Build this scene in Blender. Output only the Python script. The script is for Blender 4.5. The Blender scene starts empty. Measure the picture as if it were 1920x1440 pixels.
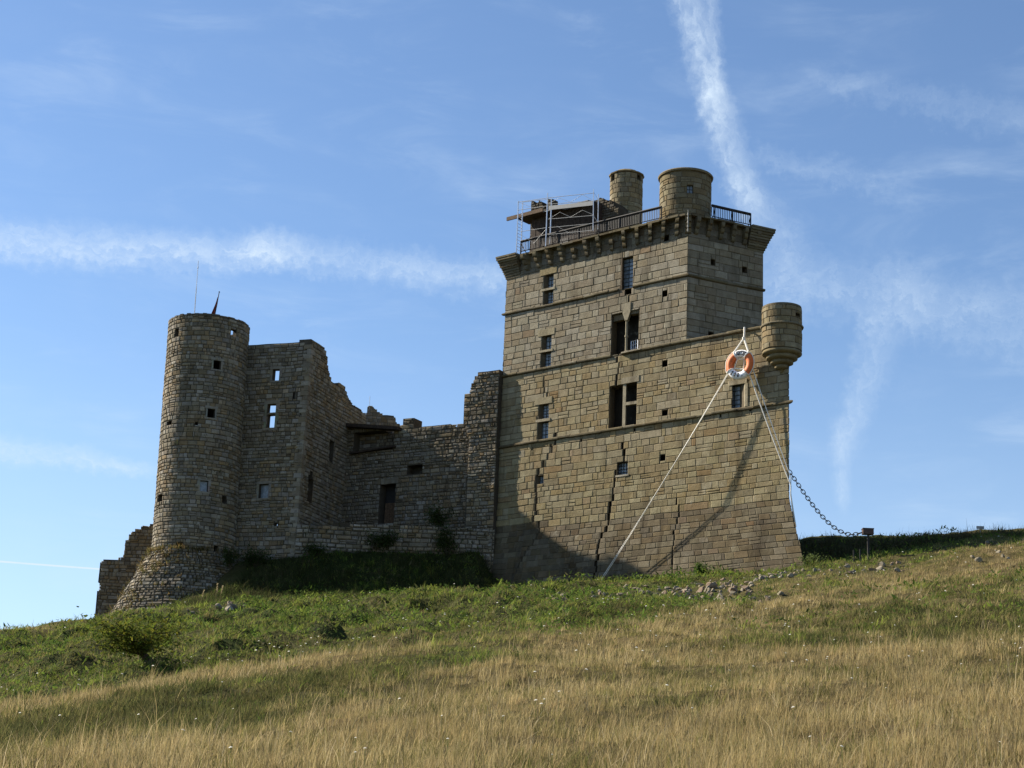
import bpy, math, random
import numpy as np
from mathutils import Vector, Matrix, noise as mnoise

random.seed(7)
RNG = random.Random(11)
NR = np.random.default_rng(5)
scene = bpy.context.scene
COL = scene.collection
rad = math.radians

# ------------------------------------------------------------------ camera, sky, sun, exposure
FOC = 3400.0                       # focal length in pixels of a 1920 px wide picture
PITCH, ROLL = rad(15.3), rad(2.28)
A = np.array
Fv = A([0, math.cos(PITCH), math.sin(PITCH)])
_U = A([0, -math.sin(PITCH), math.cos(PITCH)])
_R = A([1.0, 0, 0])
Rv = math.cos(ROLL) * _R + math.sin(ROLL) * _U
Uv = -math.sin(ROLL) * _R + math.cos(ROLL) * _U
cam_data = bpy.data.cameras.new('camera')
cam = bpy.data.objects.new('camera', cam_data)
COL.objects.link(cam)
M = Matrix(((Rv[0], Uv[0], -Fv[0], 0), (Rv[1], Uv[1], -Fv[1], 0), (Rv[2], Uv[2], -Fv[2], 0), (0, 0, 0, 1)))
cam.matrix_world = M
cam_data.sensor_width = 36
cam_data.lens = 36 * FOC / 1920
cam_data.clip_start = 0.5
cam_data.clip_end = 6000
scene.camera = cam

SUN_EL = rad(34.5)
SX, SY = -0.905, 0.425              # horizontal direction towards the sun: left and a little behind the castle
_h = math.hypot(SX, SY)
SUN = Vector((SX / _h * math.cos(SUN_EL), SY / _h * math.cos(SUN_EL), math.sin(SUN_EL)))
sd = bpy.data.lights.new('sun', 'SUN')
sd.energy = 5.0
sd.angle = rad(0.9)
sd.color = (1.0, 0.91, 0.77)
sun = bpy.data.objects.new('sun', sd)
COL.objects.link(sun)
sun.rotation_euler = SUN.to_track_quat('Z', 'Y').to_euler()
scene.view_settings.view_transform = 'Standard'
scene.view_settings.look = 'None'
scene.view_settings.exposure = 1.22
scene.view_settings.gamma = 1.0
SKY_STRENGTH = 0.07


class E:
    """tiny expression wrapper for shader math nodes"""
    nt = None

    def __init__(self, s): self.s = s

    @staticmethod
    def op(name, *args, clamp=False):
        n = E.nt.nodes.new('ShaderNodeMath'); n.operation = name; n.use_clamp = clamp
        for i, a in enumerate(args):
            if isinstance(a, E): E.nt.links.new(a.s, n.inputs[i])
            else: n.inputs[i].default_value = a
        return E(n.outputs[0])

    def __add__(s, o): return E.op('ADD', s, o)
    def __radd__(s, o): return E.op('ADD', o, s)
    def __sub__(s, o): return E.op('SUBTRACT', s, o)
    def __rsub__(s, o): return E.op('SUBTRACT', o, s)
    def __mul__(s, o): return E.op('MULTIPLY', s, o)
    def __rmul__(s, o): return E.op('MULTIPLY', o, s)
    def __truediv__(s, o): return E.op('DIVIDE', s, o)
    def abs(s): return E.op('ABSOLUTE', s)

    def smooth(s, a, b, lo=0.0, hi=1.0):
        n = E.nt.nodes.new('ShaderNodeMapRange'); n.interpolation_type = 'SMOOTHSTEP'
        E.nt.links.new(s.s, n.inputs['Value'])
        n.inputs['From Min'].default_value = a; n.inputs['From Max'].default_value = b
        n.inputs['To Min'].default_value = lo; n.inputs['To Max'].default_value = hi
        return E(n.outputs[0])


def nnoise(nt, vec, scale, detail=4, rough=0.55, dim='3D', dist=0.0):
    n = nt.nodes.new('ShaderNodeTexNoise'); n.noise_dimensions = dim
    if vec is not None: nt.links.new(vec, n.inputs['Vector'])
    n.inputs['Scale'].default_value = scale; n.inputs['Detail'].default_value = detail
    n.inputs['Roughness'].default_value = rough; n.inputs['Distortion'].default_value = dist
    return E(n.outputs[0])


def ray(px, py): return (px - 960) / FOC * Rv - (py - 720) / FOC * Uv + Fv


def azel(px, py):
    d = ray(px, py)
    return math.degrees(math.atan2(d[0], d[1])), math.degrees(math.atan2(d[2], math.hypot(d[0], d[1])))


def make_world():
    w = bpy.data.worlds.new('World'); scene.world = w; w.use_nodes = True
    nt = w.node_tree; E.nt = nt; nt.nodes.clear()
    out = nt.nodes.new('ShaderNodeOutputWorld'); bg = nt.nodes.new('ShaderNodeBackground')
    sky = nt.nodes.new('ShaderNodeTexSky'); sky.sky_type = 'NISHITA'; sky.sun_disc = False
    sky.sun_elevation = SUN_EL; sky.sun_rotation = math.atan2(SX, SY)
    sky.altitude = 500; sky.air_density = 1.0; sky.dust_density = 0.25; sky.ozone_density = 4.0
    tc = nt.nodes.new('ShaderNodeTexCoord'); sp = nt.nodes.new('ShaderNodeSeparateXYZ')
    nt.links.new(tc.outputs['Generated'], sp.inputs[0])
    x, y, z = (E(sp.outputs[i]) for i in range(3))
    az = E.op('ARCTAN2', x, y) * 57.29578
    el = E.op('ARCSINE', z) * 57.29578
    cb = nt.nodes.new('ShaderNodeCombineXYZ')
    nt.links.new(az.s, cb.inputs[0]); nt.links.new(el.s, cb.inputs[1])
    v = cb.outputs[0]
    n1 = nnoise(nt, v, 0.55, 5, 0.6)
    n2 = nnoise(nt, v, 2.6, 6, 0.62)
    mp = nt.nodes.new('ShaderNodeMapping'); nt.links.new(v, mp.inputs[0])
    mp.inputs['Rotation'].default_value = (0, 0, rad(-28)); mp.inputs['Scale'].default_value = (0.35, 1.3, 1)
    n3 = nnoise(nt, mp.outputs[0], 0.5, 7, 0.62, dist=0.6)          # long wispy cirrus
    n4 = nnoise(nt, v, 0.22, 3, 0.5)
    parts = []

    def streak(p0, p1, wid0, wid1, amt, wob=1.0, end=1.5, curve=0.0, rag=0.6, soft=0.2):
        a0, e0 = azel(*p0); a1, e1 = azel(*p1)
        L = math.hypot(a1 - a0, e1 - e0); ux, uy = (a1 - a0) / L, (e1 - e0) / L
        s = (az - a0) * ux + (el - e0) * uy
        c = (el - e0) * ux - (az - a0) * uy
        if curve: c = c - E.op('SINE', s * (math.pi / L)) * curve
        c = c + (n1 - 0.5) * (wob * 1.2) + (n2 - 0.5) * (wob * rag)
        wdt = E.op('MAXIMUM', s * ((wid1 - wid0) / L) + wid0, 0.02)
        q = (c / wdt).abs()
        prof = q.smooth(soft, 1.0, 1.0, 0.0)
        fv = nt.nodes.new('ShaderNodeCombineXYZ')
        nt.links.new((s * 0.9).s, fv.inputs[0]); nt.links.new((c * 2.4 + a0).s, fv.inputs[1])
        fib = nnoise(nt, fv.outputs[0], 1.5, 7, 0.68, dist=0.7)
        along = s.smooth(-end, end * 0.3, 0, 1) * s.smooth(L - end, L + end * 0.6, 1, 0)
        parts.append(prof * along * amt * fib.smooth(0.25, 0.78, 0.35, 1.15) * n2.smooth(0.25, 0.72, 0.7, 1.1))

    # contrails and streaks of cirrus, fixed in the sky by azimuth and elevation
    streak((1268, -60), (1352, 230), 0.72, 0.80, 0.62, 0.45, 1.2, rag=1.5, soft=0.0)
    streak((1325, -60), (1345, 160), 0.5, 0.35, 0.34, 0.5, 0.8, rag=1.5, soft=0.0)
    streak((1335, 170), (1412, 420), 0.85, 0.80, 0.52, 0.45, 1.0, rag=1.5, soft=0.0)
    streak((1385, 340), (1520, 540), 0.8, 1.5, 0.26, 0.8, 1.2, rag=1.4, soft=0.0)
    streak((-260, 432), (560, 478), 1.15, 0.80, 0.62, 0.6, 1.5, rag=1.2, soft=0.0)
    streak((480, 468), (1000, 528), 0.85, 0.85, 0.40, 0.8, 1.2, rag=1.3, soft=0.0)
    streak((-200, 800), (300, 884), 0.75, 0.42, 0.42, 0.6, 1.0, rag=1.1, soft=0.0)
    streak((1650, 620), (1585, 850), 1.1, 0.6, 0.30, 0.7, 1.0, rag=1.4, soft=0.0)
    streak((1575, 800), (1582, 960), 0.55, 0.28, 0.30, 0.3, 0.5, rag=1.0, soft=0.0)
    streak((1440, 530), (1760, 560), 1.3, 1.5, 0.26, 1.1, 1.6, rag=1.4, soft=0.0)
    streak((1700, 570), (2100, 640), 1.5, 1.7, 0.26, 1.1, 1.6, rag=1.4, soft=0.0)
    streak((1420, 290), (1720, 360), 0.6, 0.8, 0.14, 1.1, 1.4, rag=1.4, soft=0.0)
    streak((1560, 150), (2000, 240), 0.6, 0.9, 0.12, 1.1, 1.4, rag=1.4, soft=0.0)
    streak((-60, 1048), (260, 1072), 0.036, 0.03, 1.4, 0.0, 0.1, soft=0.4)
    m = parts[0]
    for p in parts[1:]: m = m + p
    wisps = n3.smooth(0.42, 0.85, 0, 0.30) * n4.smooth(0.35, 0.68, 0.1, 1.0)
    haze = el.smooth(4.0, 19.0, 0.30, 0.0)
    m = E.op('MINIMUM', m + wisps + haze, 0.95)
    mx = nt.nodes.new('ShaderNodeMix'); mx.data_type = 'RGBA'
    nt.links.new(m.s, mx.inputs[0]); nt.links.new(sky.outputs[0], mx.inputs[6])
    mx.inputs[7].default_value = (4.6, 5.5, 6.5, 1)
    nt.links.new(mx.outputs[2], bg.inputs[0]); bg.inputs[1].default_value = SKY_STRENGTH
    nt.links.new(bg.outputs[0], out.inputs[0])


make_world()

# ------------------------------------------------------------------ geometry of the place
Z = A([0, 0, 1.0])


def atY(px, py, Y): d = ray(px, py); return d * Y / d[1]


A1, A2 = rad(40.8), rad(25.6)
T1 = A([math.cos(A1), -math.sin(A1), 0])       # along the keep's main face, towards its prow
N1 = A([-math.sin(A1), -math.cos(A1), 0])      # out of the main face
T2 = A([math.cos(A2), math.sin(A2), 0])        # along the short face, away from the corner
N2 = A([math.sin(A2), -math.cos(A2), 0])
KC = atY(1284, 900, 110.0); KC[2] = 0          # keep corner on the ground plane


class Plane:
    def __init__(s, O, t, n): s.O, s.t, s.n = A(O, float), t, n

    def uv(s, px, py):
        d = ray(px, py); k = (s.O @ s.n) / (d @ s.n); p = d * k
        return (p - s.O) @ s.t, p[2]

    def pt(s, u, v, d=0.0): return s.O + s.t * u + Z * v - s.n * d

    def px(s, px, py): u, v = s.uv(px, py); return s.pt(u, v)

    def rect(s, x0, y0, x1, y1):
        xm, ym = (x0 + x1) / 2, (y0 + y1) / 2
        return s.uv(x0, ym)[0], s.uv(x1, ym)[0], s.uv(xm, y1)[1], s.uv(xm, y0)[1]

    def back(s, k): return Plane(s.O - s.n * k, s.t, s.n)


MAIN = Plane(KC, T1, N1)
SIDE = Plane(KC, T2, N2)

# ---- vectorised value noise
def vnoise(x, y, seed=0):
    x = np.asarray(x, float); y = np.asarray(y, float)
    xi = np.floor(x).astype(np.int64); yi = np.floor(y).astype(np.int64)
    fx = x - xi; fy = y - yi
    fx = fx * fx * (3 - 2 * fx); fy = fy * fy * (3 - 2 * fy)

    def h(a, b):
        n = (a * 374761393 + b * 668265263 + seed * 974711) & 0x7fffffff
        n = ((n ^ (n >> 13)) * 1274126177) & 0x7fffffff
        return ((n ^ (n >> 16)) & 0xffff) / 65535.0
    return (h(xi, yi) * (1 - fx) + h(xi + 1, yi) * fx) * (1 - fy) + (h(xi, yi + 1) * (1 - fx) + h(xi + 1, yi + 1) * fx) * fy


def fbm(x, y, seed=0, oct=4):
    t = 0; a = 0.5
    for k in range(oct):
        t = t + a * vnoise(np.asarray(x) * 2 ** k + 17.3 * k, np.asarray(y) * 2 ** k + 5.1 * k, seed + k); a *= 0.5
    return t / (1 - 0.5 ** oct)


# ---- terrain: height table by bearing and distance from the valley path
COLS = {
    -300: [(30, 1440), (45, 1405), (56, 1370), (62, 1362), (80, 1310), (105, 1235), (112, 1238), (140, 1300)],
    0: [(30, 1440), (45, 1385), (56, 1336), (60, 1328), (75, 1285), (95, 1222), (108, 1190), (118, 1192), (140, 1260)],
    180: [(30, 1440), (45, 1372), (56, 1312), (60, 1303), (78, 1240), (97, 1190), (110, 1168), (116, 1164), (135, 1185)],
    280: [(30, 1440), (45, 1362), (56, 1293), (60, 1285), (80, 1215), (98, 1165), (110, 1147), (116, 1142), (130, 1150)],
    430: [(30, 1440), (45, 1350), (57, 1270), (62, 1262), (80, 1195), (100, 1150), (110, 1137), (116.2, 1132), (118.7, 1088), (121, 1058), (124, 1050), (134, 1030)],
    640: [(30, 1440), (45, 1330), (60, 1238), (64, 1233), (85, 1165), (100, 1139), (110, 1125), (114.5, 1121), (119.5, 1036), (122, 1024), (132, 1000)],
    902: [(30, 1440), (45, 1312), (62, 1207), (68, 1201), (85, 1151), (100, 1125), (110, 1114), (115, 1110), (119.5, 1030), (122, 1022), (132, 1000)],
    916: [(30, 1440), (45, 1309), (62, 1204), (68, 1198), (85, 1149), (100, 1121), (110, 1110), (115, 1106), (120.5, 1104), (132, 1060)],
    1100: [(30, 1440), (50, 1265), (65, 1190), (72, 1181), (90, 1130), (105, 1106), (112, 1098), (117, 1094), (132, 1080)],
    1300: [(30, 1440), (50, 1260), (68, 1170), (85, 1128), (98, 1101), (106, 1085), (110, 1079), (132, 1060)],
    1505: [(30, 1440), (50, 1245), (70, 1150), (88, 1102), (98, 1077), (104, 1065), (108, 1060), (115, 1054), (117, 1014), (130, 1012), (145, 1012)],
    1560: [(30, 1440), (50, 1242), (70, 1147), (88, 1096), (98, 1069), (103, 1060), (115, 1051), (117, 1013), (130, 1009), (142, 1009)],
    1700: [(30, 1440), (50, 1236), (70, 1136), (88, 1084), (98, 1055), (103, 1044), (112, 1036), (115, 1012), (128, 1008), (140, 1009)],
    1850: [(30, 1440), (50, 1230), (70, 1128), (88, 1070), (100, 1028), (106, 1017), (125, 1001), (140, 1003)],
    2200: [(30, 1440), (50, 1215), (70, 1105), (88, 1040), (100, 1005), (110, 990), (125, 978), (140, 980)],
}
RG = np.arange(0, 420.01, 0.5); AG = np.arange(-30, 30.001, 0.1)


def make_height():
    azs, zs = [], []
    for c in sorted(COLS):
        azs.append(azel(c, 1150)[0]); rr, zz = [0.0, 12.0], [-1.65, -0.9]
        for r, py in COLS[c]:
            d = ray(c, py); rr.append(r); zz.append(r * d[2] / math.hypot(d[0], d[1]))
        rl, zl = rr[-1], zz[-1]
        rr += [rl + 25, rl + 110, 420]; zz += [zl - 1.5, zl - 22, zl - 60]
        zs.append(np.interp(RG, rr, zz))
    zs = A(zs); G = np.empty((len(AG), len(RG)))
    for j in range(len(RG)): G[:, j] = np.interp(AG, azs, zs[:, j])

    def sm(a, k, ax):
        b = a.copy()
        for i in range(1, k + 1):
            b += np.concatenate([np.repeat(np.take(a, [0], ax), i, ax), np.take(a, range(a.shape[ax] - i), ax)], ax)
            b += np.concatenate([np.take(a, range(i, a.shape[ax]), ax), np.repeat(np.take(a, [-1], ax), i, ax)], ax)
        return b / (2 * k + 1)
    G = sm(sm(G, 2, 1), 2, 1); G = sm(sm(G, 2, 0), 1, 0)
    return G


HG = make_height()


def gz0(x, y):
    x = np.asarray(x, float); y = np.asarray(y, float)
    r = np.hypot(x, y); az = np.degrees(np.arctan2(x, y))
    a = np.clip((np.clip(az, -29.9, 29.9) + 30) / 0.1, 0, len(AG) - 1.001); q = np.clip(r / 0.5, 0, len(RG) - 1.001)
    i = a.astype(int); j = q.astype(int); fa = a - i; fq = q - j
    z = (HG[i, j] * (1 - fa) + HG[i + 1, j] * fa) * (1 - fq) + (HG[i, j + 1] * (1 - fa) + HG[i + 1, j + 1] * fa) * fq
    k = np.clip((140 - np.abs(az)) / 60, 0, 1)
    return z * k + (-1.65 - 0.02 * r) * (1 - k)


def gz(x, y):
    r = np.hypot(x, y)
    az = np.degrees(np.arctan2(x, y)); lm = np.clip((r - 62) / 8, 0, 1) * np.clip((111 - r) / 6, 0, 1) * np.clip((5 - az) / 5, 0, 1)
    b = lm * (fbm(np.asarray(x) * 0.55, np.asarray(y) * 0.55, 15, 3) - 0.5) * 1.9
    b = b + np.clip((60 - r) / 20, 0, 1) * np.clip((r - 22) / 10, 0, 1) * (fbm(np.asarray(x) * 0.4, np.asarray(y) * 0.4, 19, 3) - 0.5) * 0.8
    b = b + (fbm(np.asarray(x) * 0.22, np.asarray(y) * 0.22, 3) - 0.5) * 0.9 + (fbm(np.asarray(x) * 0.9, np.asarray(y) * 0.9, 9, 3) - 0.5) * 0.35
    return gz0(x, y) + b * np.clip((r - 8) / 25, 0.1, 1) * np.clip((r - 8) / 60, 0.25, 1)


def ground_at(px, py):
    d = ray(px, py); h = math.hypot(d[0], d[1])
    rs = np.arange(20, 150, 0.1); P = d[None, :] * (rs / h)[:, None]
    below = np.nonzero(gz(P[:, 0], P[:, 1]) > P[:, 2])[0]
    return P[below[0]] if len(below) else P[-1]


# ------------------------------------------------------------------ mesh helpers
class MB:
    def __init__(s): s.v, s.f, s.m, s.c = [], [], [], []

    def add(s, verts, faces, mat=0, col=(0.3, 0.25, 0.18)):
        b = len(s.v); s.v.extend([tuple(map(float, p)) for p in verts])
        for f in faces:
            s.f.append(tuple(b + i for i in f)); s.m.append(mat); s.c.append(col)

    def quad(s, a, b, c, d, **k): s.add([a, b, c, d], [(0, 1, 2, 3)], **k)

    def box(s, O, ax, ay, az, **k):
        """box from corner O along three edge vectors"""
        O, ax, ay, az = map(A, (O, ax, ay, az))
        p = [O, O + ax, O + ax + ay, O + ay]; q = [x + az for x in p]
        s.add(p + q, [(3, 2, 1, 0), (4, 5, 6, 7), (0, 1, 5, 4), (1, 2, 6, 5), (2, 3, 7, 6), (3, 0, 4, 7)], **k)

    def cbox(s, c, hx, hy, hz, rot=None, **k):
        R3 = np.eye(3) if rot is None else rot
        a, b, d = R3 @ A([2 * hx, 0, 0]), R3 @ A([0, 2 * hy, 0]), R3 @ A([0, 0, 2 * hz])
        s.box(A(c) - (a + b + d) / 2, a, b, d, **k)

    def tube(s, pts, r, n=6, cap=True, **k):
        pts = [A(p, float) for p in pts]; rs = r if isinstance(r, (list, tuple)) else [r] * len(pts)
        V, Fc = [], []; ref = None
        for i, p in enumerate(pts):
            t = pts[min(i + 1, len(pts) - 1)] - pts[max(i - 1, 0)]; t = t / (np.linalg.norm(t) + 1e-9)
            if ref is None: ref = A([0, 0, 1.0]) if abs(t[2]) < 0.9 else A([1.0, 0, 0])
            a = np.cross(t, ref); a /= np.linalg.norm(a) + 1e-9; b = np.cross(a, t); ref = b
            for j in range(n):
                th = 2 * math.pi * j / n; V.append(p + (a * math.cos(th) + b * math.sin(th)) * rs[i])
        for i in range(len(pts) - 1):
            for j in range(n):
                Fc.append((i * n + j, i * n + (j + 1) % n, (i + 1) * n + (j + 1) % n, (i + 1) * n + j))
        if cap: Fc += [tuple(range(n - 1, -1, -1)), tuple((len(pts) - 1) * n + j for j in range(n))]
        s.add(V, Fc, **k)

    def lathe(s, c, prof, n=40, cap=True, **k):
        V, Fc = [], []
        for r, z in prof:
            for j in range(n):
                th = 2 * math.pi * j / n; V.append((c[0] + r * math.cos(th), c[1] + r * math.sin(th), z))
        for i in range(len(prof) - 1):
            for j in range(n): Fc.append((i * n + j, i * n + (j + 1) % n, (i + 1) * n + (j + 1) % n, (i + 1) * n + j))
        if cap: Fc += [tuple(range(n - 1, -1, -1)), tuple((len(prof) - 1) * n + j for j in range(n))]
        s.add(V, Fc, **k)

    def build(s, name, mats, parent=None, smooth=False):
        me = bpy.data.meshes.new(name); me.from_pydata(s.v, [], s.f)
        mats = mats if isinstance(mats, (list, tuple)) else [mats]
        for m in mats: me.materials.append(m)
        me.polygons.foreach_set('material_index', s.m)
        at = me.attributes.new('Col', 'FLOAT_COLOR', 'FACE')
        at.data.foreach_set('color', A([(c[0], c[1], c[2], 1) for c in s.c], dtype=np.float32).ravel())
        if smooth: me.polygons.foreach_set('use_smooth', [True] * len(s.f))
        me.update()
        o = bpy.data.objects.new(name, me); COL.objects.link(o)
        if parent is not None:
            o.parent = parent; o.matrix_parent_inverse = Matrix.Translation(parent.location).inverted()
        return o


def tag(o, label=None, cat=None, group=None, kind=None):
    if label: o['label'] = label
    if cat: o['category'] = cat
    if group: o['group'] = group
    if kind: o['kind'] = kind
    return o


def thing(name, loc, label, cat, group=None):
    o = bpy.data.objects.new(name, None); COL.objects.link(o)
    o.location = tuple(float(x) for x in loc); o.empty_display_size = 0.3
    return tag(o, label, cat, group)


# ------------------------------------------------------------------ materials
def mat_base(name):
    m = bpy.data.materials.new(name); m.use_nodes = True
    nt = m.node_tree; E.nt = nt
    b = nt.nodes['Principled BSDF']
    return m, nt, b


def mixc(nt, fac, a, b, mode='MIX'):
    n = nt.nodes.new('ShaderNodeMix'); n.data_type = 'RGBA'; n.blend_type = mode
    for i, x in ((0, fac), (6, a), (7, b)):
        if isinstance(x, E): nt.links.new(x.s, n.inputs[i])
        elif hasattr(x, 'links'): nt.links.new(x, n.inputs[i])
        elif i == 0: n.inputs[0].default_value = x
        else: n.inputs[i].default_value = (*x, 1) if len(x) == 3 else x
    return n.outputs[2]


def bump(nt, b, h, strength=0.5, dist=0.03):
    n = nt.nodes.new('ShaderNodeBump'); n.inputs['Strength'].default_value = strength; n.inputs['Distance'].default_value = dist
    nt.links.new(h.s, n.inputs['Height']); nt.links.new(n.outputs[0], b.inputs['Normal'])


def stone_mat(name, mottling=0.35, stain=0.45, lichen=(0.34, 0.33, 0.27), lich=0.35, rust=0.16):
    m, nt, b = mat_base(name)
    at = nt.nodes.new('ShaderNodeAttribute'); at.attribute_name = 'Col'
    geo = nt.nodes.new('ShaderNodeNewGeometry'); pos = geo.outputs['Position']
    n1 = nnoise(nt, pos, 2.2, 6, 0.65); n2 = nnoise(nt, pos, 14, 4, 0.7); n3 = nnoise(nt, pos, 0.32, 5, 0.6)
    mp = nt.nodes.new('ShaderNodeMapping'); mp.inputs['Scale'].default_value = (1.1, 1.1, 0.14); nt.links.new(pos, mp.inputs[0])
    ns = nnoise(nt, mp.outputs[0], 0.9, 6, 0.65)
    c = at.outputs['Color']
    c = mixc(nt, n1.smooth(0.3, 0.7, mottling, 0.0), c, (0.45, 0.42, 0.38), 'MULTIPLY')
    c = mixc(nt, (n1.smooth(0.55, 0.75, 0, 1) * n3.smooth(0.42, 0.62, 0, 1)) * lich, c, lichen)
    c = mixc(nt, n3.smooth(0.5, 0.7, 0, rust), c, (0.86, 0.68, 0.46), 'MULTIPLY')
    c = mixc(nt, ns.smooth(0.5, 0.72, 0.0, stain), c, (0.30, 0.27, 0.24), 'MULTIPLY')
    c = mixc(nt, n2.smooth(0.3, 0.7, 0.35, 0.0), c, (0.5, 0.48, 0.45), 'MULTIPLY')
    nt.links.new(c, b.inputs['Base Color']); b.inputs['Roughness'].default_value = 0.95
    b.inputs['Specular IOR Level'].default_value = 0.15
    bump(nt, b, n2 * 0.6 + n1 * 0.8, 0.6, 0.05)
    return m


def plain_mat(name, col, rough=0.6, metal=0.0, var=0.25, scale=6, spec=0.4, bmp=0.0):
    m, nt, b = mat_base(name)
    geo = nt.nodes.new('ShaderNodeNewGeometry'); n = nnoise(nt, geo.outputs['Position'], scale, 5, 0.6)
    c = mixc(nt, n.smooth(0.3, 0.7, 0, 1), tuple(x * (1 - var) for x in col), tuple(min(1, x * (1 + var)) for x in col))
    nt.links.new(c, b.inputs['Base Color']); b.inputs['Roughness'].default_value = rough
    b.inputs['Metallic'].default_value = metal; b.inputs['Specular IOR Level'].default_value = spec
    if bmp: bump(nt, b, n, bmp, 0.02)
    return m


def attr_mat(name, rough=0.75, trans=0.0, spec=0.25, var=0.2):
    m, nt, b = mat_base(name)
    at = nt.nodes.new('ShaderNodeAttribute'); at.attribute_name = 'Col'
    geo = nt.nodes.new('ShaderNodeNewGeometry'); n = nnoise(nt, geo.outputs['Position'], 3.0, 3, 0.6)
    c = mixc(nt, n.smooth(0.3, 0.7, var, 0.0), at.outputs['Color'], (0.55, 0.55, 0.5), 'MULTIPLY')
    nt.links.new(c, b.inputs['Base Color']); b.inputs['Roughness'].default_value = rough
    b.inputs['Specular IOR Level'].default_value = spec
    if trans:
        tr = nt.nodes.new('ShaderNodeBsdfTranslucent'); nt.links.new(c, tr.inputs[0])
        mx = nt.nodes.new('ShaderNodeMixShader'); mx.inputs[0].default_value = trans
        nt.links.new(b.outputs[0], mx.inputs[1]); nt.links.new(tr.outputs[0], mx.inputs[2])
        nt.links.new(mx.outputs[0], nt.nodes['Material Output'].inputs[0])
    return m


M_ASH = stone_mat('golden_ashlar', 0.4, 0.6, (0.34, 0.33, 0.27), 0.42)
M_RUB = stone_mat('grey_rubble', 0.45, 0.4, (0.30, 0.29, 0.24), 0.3, 0.3)
M_IRON = plain_mat('dark_iron', (0.022, 0.020, 0.019), 0.6, 0.3)
M_CHAIN = plain_mat('black_chain', (0.008, 0.008, 0.009), 0.8, 0.0, 0.2, 6, 0.08)
M_ALU = plain_mat('bare_aluminium', (0.62, 0.63, 0.65), 0.38, 0.75, 0.08)
M_WOOD = plain_mat('weathered_wood', (0.10, 0.062, 0.036), 0.8, 0, 0.35, 9, 0.2, 0.3)
M_DARKWOOD = plain_mat('dark_cladding', (0.045, 0.032, 0.024), 0.85, 0, 0.4, 7, 0.2, 0.3)
M_GLASS = plain_mat('leaded_glass', (0.17, 0.205, 0.24), 0.3, 0.0, 0.3, 5, 0.6)  # base raised to bluish grey to stand in for reflected sky light
M_LEAD = plain_mat('lead_bars', (0.035, 0.035, 0.037), 0.6, 0.2)
M_ROPE = plain_mat('white_rope', (0.72, 0.69, 0.62), 0.8, 0, 0.12, 30, 0.2, 0.4)
M_BUOYW = plain_mat('white_canvas', (0.84, 0.85, 0.87), 0.6, 0, 0.08, 8)
M_BUOYO = plain_mat('orange_canvas', (0.64, 0.155, 0.042), 0.65, 0, 0.12, 8)
M_INK = plain_mat('black_letters', (0.02, 0.02, 0.025), 0.7)
M_WHITE = plain_mat('white_paint', (0.75, 0.75, 0.75), 0.5, 0, 0.08)
M_ROOFM = plain_mat('grey_roof_sheet', (0.11, 0.125, 0.14), 0.6, 0.1, 0.12)
M_STEEL = plain_mat('dull_steel', (0.26, 0.27, 0.28), 0.5, 0.6, 0.15)
M_RED = plain_mat('red_cloth', (0.23, 0.045, 0.03), 0.85, 0, 0.3)
M_PIPE = plain_mat('pale_pipe', (0.30, 0.28, 0.24), 0.7)
M_SIGN = plain_mat('grey_sign', (0.30, 0.29, 0.27), 0.6)
M_SIGNB = plain_mat('brown_box', (0.055, 0.030, 0.024), 0.6)
M_BARK = plain_mat('bark', (0.075, 0.058, 0.042), 0.95, 0, 0.35, 9, 0.1, 0.6)
M_LEAF = attr_mat('leaves', 0.9, 0.38, 0.05)
M_GRASS = attr_mat('grass_blades', 0.9, 0.42, 0.05, 0.12)
M_FLOWER = attr_mat('white_petals', 0.8, 0.5, 0.05, 0.05)
M_LOOSE = stone_mat('loose_stone', 0.3, 0.1, (0.45, 0.43, 0.40), 0.3, 0.15)

GOLD = [(0.282, 0.232, 0.138), (0.267, 0.219, 0.128), (0.300, 0.256, 0.162), (0.254, 0.200, 0.112), (0.284, 0.243, 0.155),
        (0.228, 0.188, 0.117), (0.310, 0.268, 0.175), (0.268, 0.205, 0.110)]
GREY = [(0.255, 0.224, 0.170), (0.222, 0.192, 0.142), (0.285, 0.254, 0.200), (0.235, 0.212, 0.170), (0.195, 0.168, 0.122),
        (0.255, 0.213, 0.145), (0.305, 0.278, 0.226), (0.212, 0.175, 0.120)]


def pick(pal, rng, k=1.0, var=0.09):
    c = rng.choice(pal); f = k * rng.uniform(1 - var, 1 + var)
    return (c[0] * f, c[1] * f, c[2] * f * rng.uniform(0.94, 1.06))


# ------------------------------------------------------------------ masonry builder
def sub_rects(r, ops):
    out = [r]
    for (a, b, c, d) in ops:
        nx = []
        for (u0, u1, v0, v1) in out:
            if b <= u0 or a >= u1 or d <= v0 or c >= v1: nx.append((u0, u1, v0, v1)); continue
            if a > u0: nx.append((u0, a, v0, v1))
            if b < u1: nx.append((b, u1, v0, v1))
            m0, m1 = max(u0, a), min(u1, b)
            if c > v0: nx.append((m0, m1, v0, c))
            if d < v1: nx.append((m0, m1, d, v1))
        out = nx
    return out


def rows_of(v0, v1, h, var, rng):
    out, v = [], v0
    while v < v1 - 0.3 * h:
        k = h * rng.uniform(1 - var, 1 + var); out.append((v, min(v + k, v1))); v += k
    return out


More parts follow.
